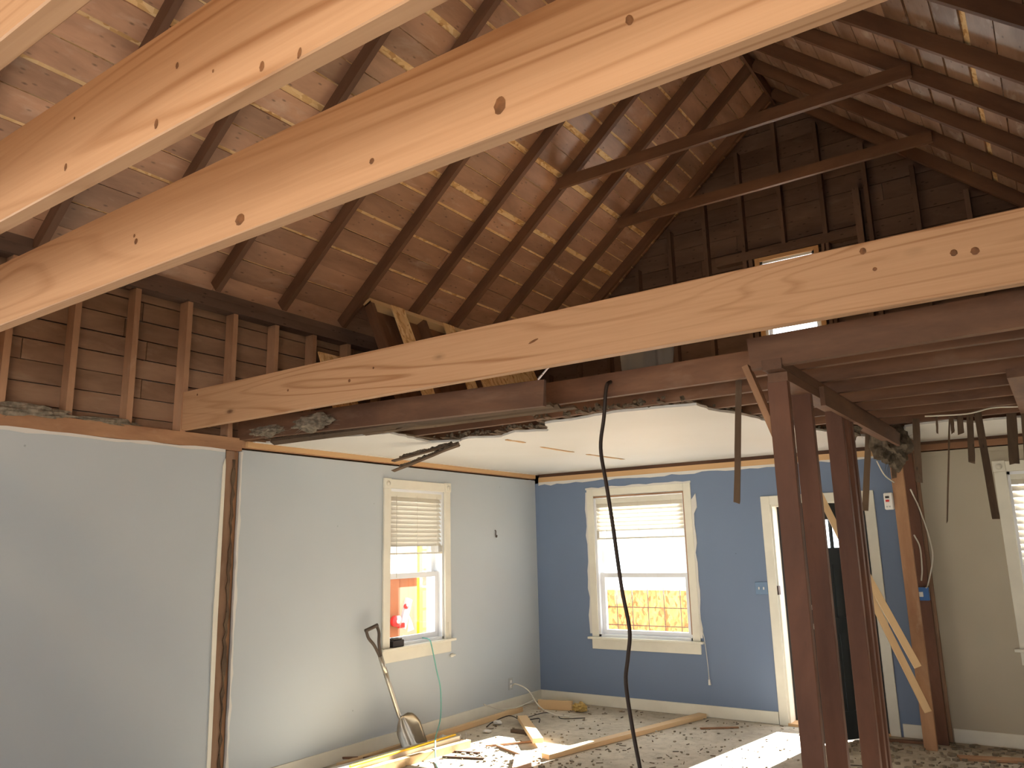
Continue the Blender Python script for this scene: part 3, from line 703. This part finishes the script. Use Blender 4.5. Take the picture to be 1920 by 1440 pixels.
knots(B4, -4.478, [(4.445, 2.703, .012, .014), (4.745, 2.624, .012, .013), (4.811, 2.615, .014, .015), (1.644, 2.587, .010, .010), (1.107, 2.602, .008, .008), (2.921, 2.605, .030, .006), (4.479, 2.622, .008, .008), (.163, 2.698, .008, .008), (1.836, 2.634, .007, .007)])

# ================================================================== LOOSE THINGS OVERHEAD
# leaning osb framed panel in the attic
def leanpt(y, t, off=0):   # t 0 bottom .. 1 top on the leaning plane
    a = V((.86, y, 2.60)); b = V((.37, y, 3.73)); p = a.lerp(b, t); n = V((1.13, 0, .49)).normalized(); return p + n * off
ap = tag(empty('slotted_panel', (.8, -1.9, 2.6)), 'slotted strand board panel leaning in the attic behind the pale beam', 'panel')
nrm = V((1.13, 0, .49))
for y, wd in ((-2.72, .17), (-2.02, .16), (-1.52, .60)): board('osb_strip', leanpt(y, 0), leanpt(y, .985), wd, .012, nrm, 'osb_pale', ap)
for t in (.02, .975): board('rail', leanpt(-3.05, t, -.05), leanpt(-.72, t, -.05), .045, .085, nrm, 'stud_new', ap)
for y in (-3.03, -2.36, -1.80, -.75): board('stud', leanpt(y, .0, -.05), leanpt(y, .97, -.05), .04, .085, nrm, 'joist', ap)
board('back_board', leanpt(-2.4, .0, -.10), leanpt(-2.4, .97, -.10), 1.25, .01, nrm, 'joist', ap)
board('osb_strip', leanpt(-.96, 0), leanpt(-.96, .985), .50, .012, nrm, 'osb_pale', ap)
sp = board('osb_scrap', (.30, -3.16, 2.60), (.04, -3.16, 3.25), .30, .012, (1, 0, .4), 'osb_pale'); tag(sp, 'small strand board scrap leaning on the knee wall studs', 'scrap board')
# plastic sheet
bm = bmesh.new(); G = [[None] * 13 for _ in range(9)]
for i in range(9):
    for j in range(13):
        u = j / 12; v = i / 8
        G[i][j] = bm.verts.new((-.17 + .34 * u + .03 * v, -.03 * math.sin(9 * u + 2 * v) + .02 * math.sin(23 * u) + .25 * v * v * 0 + .05 * (1 - v), .30 * v * (1 - .1 * abs(math.sin(5 * u))) ))
for i in range(8):
    for j in range(12): bm.faces.new((G[i][j], G[i][j + 1], G[i + 1][j + 1], G[i + 1][j]))
bmesh.ops.solidify(bm, geom=bm.faces[:], thickness=.004)
tag(link('plastic_sheet', bm, 'tarp', None, Matrix.Translation((3.04, -3.47, 2.62)) @ Matrix.Scale(.75, 4, (0, 0, 1)), True), 'crumpled milky plastic sheet bunched on the joists below the beam', 'plastic sheet')

# insulation clumps and dirt
for c, r, h, lab in (((.35, -4.02, 2.475), (.16, .05, .035), 30, 'grey fluffy insulation caught on the joist end at the left wall'),
                     ((.84, -4.03, 2.485), (.17, .05, .055), 40, 'big grey insulation tuft stuck on the old joist below the beam'),
                     ((3.92, -.95, 2.34), (.13, .22, .17), 80, 'dark clump of insulation hanging over the stub wall'),
                     ((3.84, -2.15, 2.34), (.09, .20, .07), 40, 'grey insulation clump under the double plate')):
    tag(clump('insulation_clump', c, r, 'fibre' if r[2] < .06 else 'dirt', None, .28, 4, h), lab, 'insulation', 'insulation clumps')
for c, r, lab in (((.0, -5.5, 2.475), (.045, .22, .035), 'fluffy grey insulation on the left wall plate at the picture edge'), ((-.02, -4.98, 2.47), (.04, .18, .022), 'thin insulation fluff on the plate between the middle studs')):
    tag(clump('insulation_clump', c, r, 'fibre', None, .3, 4, 40), lab, 'insulation', 'insulation clumps')
bm = bmesh.new()                                          # crumbs of plaster key along the torn edge: nobody could count them
for k in range(420):
    x = random.uniform(.1, 3.55); yb = edge_y(x)
    c = V((x, yb - abs(random.gauss(0, .07)), ZC + .028 + abs(random.gauss(0, .008)))); s = random.uniform(.004, .016)
    m4 = Matrix.Translation(c) @ Matrix.Rotation(random.uniform(0, 6), 4, V((random.random(), random.random(), 1)))
    t = bmesh.ops.create_icosphere(bm, subdivisions=1, radius=s, matrix=m4)
    for v in t['verts']: v.co += V((random.uniform(-s, s), random.uniform(-s, s), random.uniform(-s, s))) * .4
tag(link('plaster_crumbs', bm, 'dirt', ce), kind='stuff')

# hanging cable
cb = tube('hanging_cable', [(2.902, -3.64, 2.54), (2.905, -3.70, 2.50), (2.88, -3.7, 2.33), (2.85, -3.7, 2.156), (2.875, -3.7, 1.95), (2.90, -3.7, 1.75), (2.937, -3.7, 1.40), (2.972, -3.7, 1.18), (2.955, -3.7, 1.04), (2.935, -3.7, .91), (2.958, -3.7, .70), (2.991, -3.7, .50), (3.03, -3.68, .2), (3.1, -3.6, .012), (3.4, -3.5, .012)], .011, 'cable')
tag(cb, 'long dark brown cable dangling from the old joist to the floor', 'cable')
# hanging lath strips
def strip(A, B, wd, th, n, lab, mat='lath', ends=(0, .02)):
    tag(board('lath_strip', A, B, wd, th, n, mat, None, jit=.002, segs=5, ends=ends), lab, 'lath', 'loose hanging laths')
strip((3.63, -3.57, 2.52), (3.56, -3.57, 1.81), .032, .010, (.2, -1, 0), 'dark lath hanging left of the studs before the blue wall')
strip((3.80, -1.05, 2.55), (3.685, -1.0, 1.83), .045, .012, (.2, -1, 0), 'dark lath hanging just right of the rear stud pair')
strip((3.93, -.9, 2.46), (3.90, -.9, 2.05), .035, .012, (.2, -1, 0), 'short splintered lath beside the clump, before the blue wall', ends=(0, .06))
strip((4.151, -1.27, 2.475), (4.117, -1.27, 1.980), .045, .012, (.2, -1, 0), 'splintered lath hanging first right of the stub wall', ends=(0, .09))
strip((4.369, -1.27, 2.475), (4.262, -1.27, 1.715), .010, .010, (.2, -1, 0), 'very thin rod-like lath hanging before the cream wall')
strip((4.494, -1.27, 2.475), (4.465, -1.27, 2.118), .040, .010, (.2, -1, 0), 'short square cut lath hanging before the cream wall')
strip((4.542, -1.27, 2.475), (4.561, -1.27, 1.730), .045, .010, (.2, -1, 0), 'long slanting lath hanging near the right window')
strip((4.740, -1.2, 2.475), (4.710, -1.2, 2.080), .06, .012, (.2, -1, 0), 'wide broken lath above the right window', ends=(0, .05))
strip((4.830, -1.5, 2.475), (4.800, -1.5, 2.020), .05, .012, (.2, -1, 0), 'dark lath at the extreme right edge under the joists', ends=(0, .05))
strip((4.286, -1.27, 2.475), (4.276, -1.27, 2.343), .012, .01, (.2, -1, 0), 'tiny splinter left of the jagged ones at the cream ceiling edge', ends=(0, .03))
strip((4.383, -1.27, 2.475), (4.374, -1.27, 2.333), .020, .01, (.2, -1, 0), 'narrow jagged splinter under the cream room joists', ends=(0, .05))
strip((4.432, -1.27, 2.475), (4.422, -1.27, 2.313), .038, .01, (.2, -1, 0), 'wide jagged splinter under the cream room joists', ends=(0, .06))
# two broken laths with plaster keys hanging below the left ceiling edge
def keylath(A, B, lab):
    A = V(A); B = V(B); o = board('broken_lath', A, B, .035, .010, (0, .2, 1), 'lath', None, jit=.003, segs=8, ends=(.02, .05)); tag(o, lab, 'lath', 'broken laths with plaster keys')
    d = B - A
    bm = bmesh.new()
    for k in range(26):
        c = A + d * (.12 + .75 * k / 26) + V((0, 0, .014)); s = random.uniform(.010, .020)
        bmesh.ops.create_icosphere(bm, subdivisions=1, radius=s, matrix=Matrix.Translation(c - A) @ Matrix.Rotation(random.random() * 6, 4, 'X'))
    tag(link('plaster_key', bm, 'dirt', o, Matrix.Translation(A)), kind='stuff')
keylath((1.17, -2.86, 2.425), (.66, -3.10, 2.30), 'upper of two broken laths slanting below the left ceiling edge')
keylath((1.20, -2.90, 2.405), (.543, -2.957, 2.24), 'lower of two broken laths slanting below the left ceiling edge')
for k, (a, b, lab) in enumerate((((1.483, -2.74, 2.436), (1.50, -2.38, 2.436), 'bare lath streak in the white ceiling, nearest the torn edge'), ((1.435, -2.16, 2.436), (1.461, -1.57, 2.436), 'bare lath streak in the middle of the white ceiling'), ((1.458, -1.40, 2.436), (1.522, -.72, 2.436), 'bare lath streak in the white ceiling, nearest the blue wall'))):
    tag(board('bare_lath', a, b, .022, .006, (0, 0, 1), 'batten', None, segs=6, jit=.004, ends=(.12, .12)), lab, 'lath', 'bare lath streaks')

# cables and boxes on the stub wall
tag(tube('white_wire', [(3.93, -.36, 2.02), (3.96, -.20, 1.85), (4.0, -.15, 1.6), (4.0, -.14, 1.45), (3.945, -.17, 1.25), (3.93, -.2, 1.22)], .006, 'wirew'), 'white cable looping out from the stub wall above the blue box', 'cable')
tag(tube('white_wire', [(3.905, -.3, 1.65), (3.93, -.25, 1.55), (3.925, -.24, 1.38), (3.91, -.25, 1.28)], .006, 'wirew'), 'short white cable close against the pale stub stud', 'cable')
tag(tube('white_wire', [(3.74, -.6, 2.25), (3.77, -.5, 2.14), (3.82, -.4, 2.08)], .005, 'wirew'), 'white cable end beside the hanging laths on the blue wall', 'cable')
tag(tube('white_wire', [(4.25, -1.6, 2.44), (4.5, -1.62, 2.425), (4.65, -1.6, 2.45), (4.8, -1.6, 2.44)], .005, 'wirew'), 'white cable stapled under the dark right joists', 'cable')
bx = tag(empty('switch_box', (3.905, -.16, 1.17)), 'blue plastic switch box on the stub wall', 'switch box')
bb_ = wbox('box', (3.872, -.20, 1.12), (3.945, -.15, 1.225), 'bluebox', bx, .003); wbox('switch', (3.875, -.212, 1.15), (3.905, -.199, 1.19), 'whitepl', bb_, .002)
th = tag(empty('thermostat', (3.765, -.38, 1.95)), 'white wall control with a red display on the stub stud', 'thermostat')
tc_ = wbox('case', (3.725, -.40, 1.86), (3.795, -.365, 2.0), 'whitepl', th, .008); wbox('display', (3.738, -.403, 1.955), (3.768, -.399, 1.972), 'black', tc_); wbox('label_patch', (3.738, -.403, 1.925), (3.766, -.399, 1.942), 'red', tc_)
for (px, pz) in ((3.745, 1.885), (3.765, 1.885)): wbox('button', (px - .006, -.404, pz - .006), (px + .006, -.399, pz + .006), 'graypl', tc_)
# diagonal braces
tag(board('brace', (3.17, -.50, 2.20), (3.87, -.46, .30), .055, .032, (.3, -1, .1), 'stud_new', None, bev=.002), 'lower pale diagonal brace crossing before the door', 'brace', 'diagonal braces')
tag(board('brace', (3.44, -.56, 1.62), (3.85, -.54, .64), .055, .032, (.3, -1, .1), 'stud_new', None, bev=.002), 'upper pale diagonal brace against the stub stud', 'brace', 'diagonal braces')
# wall plates
sw = tag(empty('light_switch', (2.51, 0, 1.197)), 'blue painted double light switch beside the door', 'light switch')
swp = wbox('plate', (2.452, -.008, 1.14), (2.572, 0, 1.255), 'bluepl', sw, .003)
for x in (2.49, 2.535): wbox('toggle', (x - .006, -.02, 1.185), (x + .006, -.008, 1.21), 'whitepl', swp, .002)
ol = tag(empty('outlet', (0, -.575, .245)), 'pale wall outlet low on the grey wall near the corner', 'outlet')
olp = wbox('plate', (0, -.61, .19), (.007, -.54, .305), 'graypl', ol, .002)
for z in (.225, .27): wbox('socket', (.006, -.592, z - .014), (.010, -.558, z + .014), 'whitepl', olp, .002)
hk = tag(tube('wall_hook', [(0, -.80, 1.81), (.012, -.80, 1.80), (.012, -.80, 1.745), (.024, -.80, 1.74), (.026, -.80, 1.76)], .005, 'iron'), 'small dark hook on the grey wall right of the window', 'hook')
st = tag(empty('cord_cleat', (0, -1.535, .64)), 'small beige cleat on the grey wall under the window corner', 'cleat')
wbox('base', (0, -1.555, .625), (.012, -1.515, .655), 'white', st, .002); wbox('horn', (.012, -1.575, .634), (.024, -1.50, .648), 'white', st, .002)
bc = tag(empty('blind_cord', (1.93, -.02, .7)), 'white blind cord with tassel hanging right of the blue wall window', 'cord')
tube('cord', [(1.885, -.035, .95), (1.905, -.03, .8), (1.915, -.015, .72), (1.93, -.012, .5), (1.935, -.012, .34)], .003, 'wirew', bc); tube('tassel', [(1.935, -.012, .345), (1.937, -.012, .295)], .010, 'whitepl', bc, 8, 1, .014)
tag(tube('string', [(.03, -1.62, .95), (.03, -1.62, .82)], .002, 'wirew'), 'thin white pull string on the right of the grey wall window', 'cord')

# ================================================================== SHOVEL
sh = tag(empty('shovel', (.30, -2.42, .0)), 'aluminium scoop shovel leaning on the grey wall under the window', 'shovel')
gp = V((.085, -2.68, .975)); sk = V((.20, -2.475, .29)); ax_ = (gp - sk).normalized()
side = V((.30, 1, 0)); side = (side - ax_ * side.dot(ax_)).normalized(); fr_ = ax_.cross(side) * -1
if fr_.x < 0: fr_ = -fr_
yk0 = sk + ax_ * .60
tube('shaft', [sk + ax_ * .02, sk + ax_ * .33], .017, 'shaft', sh, 12, 1); tube('sleeve', [sk + ax_ * .33, sk + ax_ * .50], .0205, 'steel', sh, 12, 1)
for sg in (-1, 1): tube('grip_yoke', [sk + ax_ * .47, yk0 + side * sg * .022, sk + ax_ * .68 + side * sg * .052, sk + ax_ * .745 + side * sg * .052], .013, 'darkgrip', sh, 8, 5)
tube('grip', [sk + ax_ * .745 - side * .062, sk + ax_ * .745 + side * .062], .016, 'darkgrip', sh, 10, 1)
tube('socket', [sk + ax_ * .36, sk + ax_ * .04, sk - ax_ * .03 + fr_ * .012, sk - ax_ * .12 + fr_ * .035], .021, 'steel', sh, 12, 4, .014)
# blade: dished sheet, lying back at an angle, tip on the floor
bd = (V((.335, -2.425, .02)) - (sk - ax_ * .03)).normalized(); bs = V((.15, 1, .0)); bs = (bs - bd * bs.dot(bd)).normalized(); bn = bs.cross(bd)
if bn.x < 0: bn = -bn
bm = bmesh.new(); NU, NV = 17, 19; G = []
LB = .345
for j in range(NV):
    v = j / (NV - 1); wdt = .03 + .108 * min(1, (v / .30)) ** .5 - .012 * max(0, v - .4); row = []
    for i in range(NU):
        u = -1 + 2 * i / (NU - 1)
        dish = (abs(u) ** 2.2) * .055 * (1 - .55 * v) - .012 * math.exp(-(u / .16) ** 2) * (1 - v) ** .5 * -1
        dish += .03 * (1 - v) ** 3
        row.append(bm.verts.new(sk - ax_ * .02 - V((.0, 0, 0)) + bd * (v * LB) + bs * (u * wdt) + bn * (dish - .006)))
    G.append(row)
for j in range(NV - 1):
    for i in range(NU - 1): bm.faces.new((G[j][i], G[j][i + 1], G[j + 1][i + 1], G[j + 1][i]))
bmesh.ops.solidify(bm, geom=bm.faces[:], thickness=.003)
bmesh.ops.recalc_face_normals(bm, faces=bm.faces[:])
link('blade', bm, 'steel', sh, None, True)

# battery box on the sill
bt = tag(empty('battery_charger', (.0, -2.30, .80)), 'small dark battery box on the grey wall window sill', 'battery')
wbox('body', (-.045, -2.375, .80), (.04, -2.235, .858), 'black', bt, .006); wbox('collar', (-.03, -2.36, .858), (.028, -2.25, .872), 'darkgrip', bt, .004); wbox('clip', (-.02, -2.35, .872), (.015, -2.28, .880), 'graypl', bt, .003)
tag(tube('green_cord', [(-.3, -1.88, .84), (-.05, -1.89, .832), (.035, -1.895, .818), (.068, -1.90, .76), (.10, -1.87, .55), (.12, -1.842, .388), (.20, -1.94, .174), (.40, -2.24, .10), (.56, -2.44, .07), (.66, -2.55, .012), (.9, -2.8, .008)], .0055, 'green'), 'thin pale green cord hanging over the window sill', 'cord')

# ================================================================== FLOOR LUMBER AND DEBRIS
def lum(A, B, wd, th, mat, lab, cat='lumber', grp='lumber on the floor', n=(0, 0, 1), name='lumber_piece', ends=(0, 0)):
    return tag(board(name, A, B, wd, th, n, mat, None, bev=.0015, ends=ends), lab, cat, grp)
lum((1.36, -2.06, .021), (1.86, -.05, .021), .089, .038, 'stud_new', 'long orange two-by-four lying towards the blue wall')
lum((.47, -1.06, .048), (1.10, -1.76, .048), .09, .04, 'stud_new', 'short pale two-by-four in the sun patch')
lum((.86, -1.42, .014), (.60, -1.42, .014), .05, .028, 'lath', 'small block under the short pale two-by-four', name='wood_block')
lum((.24, -.42, .047), (.60, -.35, .047), .04, .09, 'stud_new', 'short block in the far corner before the skirting', name='wood_block')
tag(clump('insulation_tuft', (.70, -.36, .045), (.07, .05, .04), 'yellowfibre', None, .3, 4, 50), 'yellow insulation tuft at the end of the corner block', 'insulation')
lum((.16, -3.1, .025), (.16, -.62, .025), .045, .045, 'stud_new', 'long pale strip beside the left skirting, furthest from the room')
lum((.30, -3.35, .05), (.42, -2.00, .05), .10, .035, 'plaster', 'whitish board on top of the stack below the shovel')
lum((.34, -3.30, .018), (.50, -1.98, .018), .13, .036, 'stud_new', 'thick board under the whitish board')
lum((.47, -3.2, .03), (.60, -2.05, .03), .045, .06, 'edge', 'rough sawn timber in front of the stack with bent nails')
lum((.385, -3.2, .075), (.43, -2.02, .075), .02, .014, 'yellow', 'thin yellow strip on the edge of the stack', 'strip', name='yellow_strip')
for k, (p, lab) in enumerate((((.59, -2.16, .06), 'bent nail sticking up from the rough timber, left one'), ((.585, -2.08, .06), 'bent nail sticking up from the rough timber, right one'))):
    tag(tube('nail', [p, (p[0], p[1] + .004, p[2] + .03), (p[0] - .004, p[1] + .012, p[2] + .055)], .0025, 'iron', None, 6), lab, 'nail', 'bent nails')
lum((.08, -2.98, .05), (.24, -2.75, .03), .035, .012, 'joist', 'dark broken strip at the near end of the skirting')
lum((.80, -1.92, .010), (1.22, -2.10, .010), .035, .016, 'plate', 'thin strip in the lower edge of the sun patch')
lum((.72, -1.98, .010), (1.02, -1.60, .010), .018, .014, 'plate', 'thin stick crossing the sun patch')
lum((.55, -2.25, .008), (.82, -2.18, .008), .018, .012, 'joist', 'dark splinter below the rough timber, nearer the pale block')
lum((.62, -2.42, .008), (.95, -2.30, .008), .02, .012, 'joist', 'dark splinter furthest forward by the green cord')
lum((1.14, -1.98, .012), (1.22, -2.2, .012), .06, .02, 'plaster', 'pale chunk of board below the short two-by-four')
lum((1.2, -2.12, .016), (1.4, -2.45, .016), .14, .03, 'kneestud', 'wide brown board end at the bottom of the picture')
lum((2.02, -.52, .008), (2.3, -.32, .008), .03, .012, 'plate', 'thin reddish strip before the skirting left of the door')
lum((4.05, -.55, .012), (4.7, -.35, .012), .10, .02, 'plate', 'flat board lying on rubble under the cream wall')
lum((3.35, -.25, .012), (3.8, -.16, .012), .05, .02, 'joist', 'dark board under the short skirting right of the door')
for c, s, lab in (((.30, -1.23, .02), (.05, .035, .02), 'white plaster lump near the coiled wires'), ((.42, -1.55, .015), (.045, .03, .015), 'white plaster lump at the tip of the sun patch'), ((1.62, -.85, .008), (.035, .012, .008), 'white sliver in the middle of the floor'), ((1.7, -.80, .008), (.03, .012, .008), 'second white sliver in the middle of the floor'), ((.26, -1.98, .03), (.035, .03, .02), 'crumpled metal bit behind the whitish board')):
    tag(clump('plaster_chunk', c, s, 'plaster', None, .18, 2), lab, 'plaster chunk', 'plaster chunks on the floor')
tag(tube('white_wire', [(.02, -.575, .225), (.10, -.62, .26), (.25, -.62, .21), (.42, -.68, .08), (.62, -.72, .03), (.75, -.66, .012)], .006, 'wirew'), 'white cable arching from the outlet over the corner block', 'cable')
tag(tube('white_wire', [(.12, -1.2, .16), (.05, -1.0, .10), (.10, -.88, .06), (.18, -.72, .06), (.24, -.45, .10)], .005, 'wirew'), 'thin white cable along the left skirting', 'cable')
tag(tube('dark_wire', [(.30, -1.4, .01), (.26, -1.25, .02), (.34, -1.1, .06), (.42, -1.05, .03), (.33, -.95, .03), (.45, -1.02, .015), (.55, -.9, .02), (.62, -1.0, .01)], .005, 'cable'), 'tangled dark wire near the left skirting', 'cable')
tag(tube('dark_wire', [(.40, -.95, .01), (.48, -.7, .03), (.62, -.68, .02), (.72, -.75, .008), (.9, -.62, .008)], .004, 'cable'), 'thin dark wire before the corner block', 'cable')
# rubble: countless crumbs and splinters
bm = bmesh.new()
def crumb(x, y, s, flat=.5):
    m4 = Matrix.Translation((x, y, s * flat * .6)) @ Matrix.Rotation(random.uniform(0, 6.3), 4, 'Z') @ Matrix.Diagonal((1, random.uniform(.35, 1), flat, 1))
    bmesh.ops.create_cube(bm, size=s * 1.6, matrix=m4)
for _ in range(520): crumb(random.uniform(.3, 3.7), random.uniform(-3.2, -.1), random.uniform(.004, .013))
for _ in range(520):
    x = random.gauss(4.1, .55); crumb(max(3.3, min(5.8, x)), random.uniform(-1.7, -.06), random.uniform(.006, .028))
for _ in range(160): crumb(random.gauss(1.3, .5), random.gauss(-2.25, .15), random.uniform(.006, .018))
tag(link('rubble_crumbs', bm, 'rubble'), 'scattered plaster crumbs over the floor', 'rubble', kind='stuff')
bm = bmesh.new()
for _ in range(220):
    x = random.uniform(.3, 5.4); y = random.uniform(-3, -.08); L = random.uniform(.02, .075) * (1.5 if x > 3.4 else 1)
    m4 = Matrix.Translation((x, y, .006)) @ Matrix.Rotation(random.uniform(0, 6.3), 4, 'Z') @ Matrix.Rotation(random.uniform(-.05, .05), 4, 'Y') @ Matrix.Diagonal((L, random.uniform(.003, .009), .005, 1))
    bmesh.ops.create_cube(bm, size=1, matrix=m4)
tag(link('wood_splinters', bm, 'lath'), 'dark wood splinters scattered over the floor', 'splinters', kind='stuff')

# ================================================================== OUTSIDE
fc = tag(empty('osb_fence', (2.5, ZS, -.3)), 'orange strand board fence outside the blue wall window and door', 'fence')
for k in range(-2, 6): wbox('osb_sheet', (-.25 + 1.22 * k, ZS, -.3), (-.25 + 1.22 * (k + 1) - .004, ZS + .012, 1.055), 'osb_out', fc)
wm = tag(empty('wire_mesh', (2.5, ZS - .05, -.3)), 'square wire mesh standing before the strand board fence', 'wire mesh')
for k in range(26): 
    x = -.7 + .222 * k; tube('vertical_wire', [(x, ZS - .05, -.3), (x, ZS - .05, 1.10)], .006, 'iron', wm, 5, 1)
for z in (-.05, .17, .395, .615, .84): tube('horizontal_wire', [(-1, ZS - .055, z), (5.2, ZS - .055, z)], .006, 'iron', wm, 5, 1)
shd = tag(empty('shed', (-3.1, 1, -.3)), 'plywood shed wall outside the left window', 'shed')
for k in range(-2, 4): wbox('plywood_sheet', (-3.06, -.6 + .82 * k, -.3), (-3.04, -.6 + .82 * (k + 1) - .005, 1.235), 'plyout', shd)
wbox('cap_rail', (-3.1, -2.3, 1.235), (-3.0, 3, 1.27), 'vinyl', shd)
ld = tag(empty('ladder', (-2.9, 1.5, -.3)), 'yellow ladder standing outside the left window', 'ladder')
for yy in (1.32, 1.74): wbox('rail', (-2.93, yy - .035, -.3), (-2.88, yy + .035, 1.9), 'yellow', ld)
for z in (-.05, .23, .51, .79, 1.07, 1.35, 1.63): wbox('rung', (-2.92, 1.35, z - .02), (-2.89, 1.71, z + .02), 'yellow', ld)
pw = tag(empty('power_saw', (-2.95, 1.05, .6)), 'red and dark power saw hanging on the shed wall', 'power tool')
board('body', (-2.97, 1.02, .55), (-2.97, 1.16, .95), .12, .06, (1, 0, 0), 'graypl', pw, bev=.01); mo_ = tube('motor', [(-3.0, .88, .66), (-2.92, .88, .66)], .075, 'red', pw, 16, 1); tube('hub', [(-2.92, .88, .66), (-2.91, .88, .66)], .03, 'whitepl', mo_, 12, 1); wbox('handle', (-2.98, .92, .56), (-2.93, 1.04, .63), 'red', pw, .01); tube('switch_knob', [(-2.94, 1.05, .85), (-2.91, 1.05, .85)], .035, 'red', pw, 12, 1)
tag(prism('paper_sheet', [(1.09, .50), (1.22, .52), (1.18, .62), (1.12, .72)], 0, -2.93, -2.925, 'whitepl'), 'white paper scrap hanging on the shed wall', 'paper')
nb = tag(empty('neighbour_house', (-9, 4, -.3)), 'pale neighbouring house seen above the shed wall', 'building')
wbox('wall', (-11, 0, -.3), (-9, 9, 2.6), 'siding', nb)
prism('roof', [(-11.3, 2.6), (-8.7, 2.6), (-10, 3.5)], 1, -.3, 9.3, 'graypl', nb)

# ================================================================== LAMP behind the viewer
def lamp(p, watts, label, rad=.05):
    p = V(p); lp = tag(empty('work_lamp', p), label, 'lamp', 'bare bulbs in the attic')
    zt = min(zl(p.x), zr(p.x)) + .05
    tube('cord', [p + V((0, 0, zt - p.z)), p + V((0, 0, .08))], .004, 'cable', lp, 6, 1)
    so_ = tube('socket', [p + V((0, 0, .10)), p + V((0, 0, .03))], .018, 'black', lp, 10, 1)
    bm = bmesh.new(); bmesh.ops.create_uvsphere(bm, u_segments=16, v_segments=10, radius=.03); link('bulb', bm, 'bulb', so_, Matrix.Translation(p), True)
    d = bpy.data.lights.new('work_lamp_light', 'POINT'); d.energy = watts; d.color = (1.0, .68, .37); d.shadow_soft_size = rad
    o = bpy.data.objects.new('work_lamp_light', d); COL.objects.link(o); o.location = p - V((0, 0, .06))
lamp((3.7, -8.3, 4.3), 115, 'warm bare bulb hanging from the ridge behind the viewer', .12)
lamp((4.75, -7.3, 3.25), 6, 'warm bare bulb hanging just over the nearest beams')
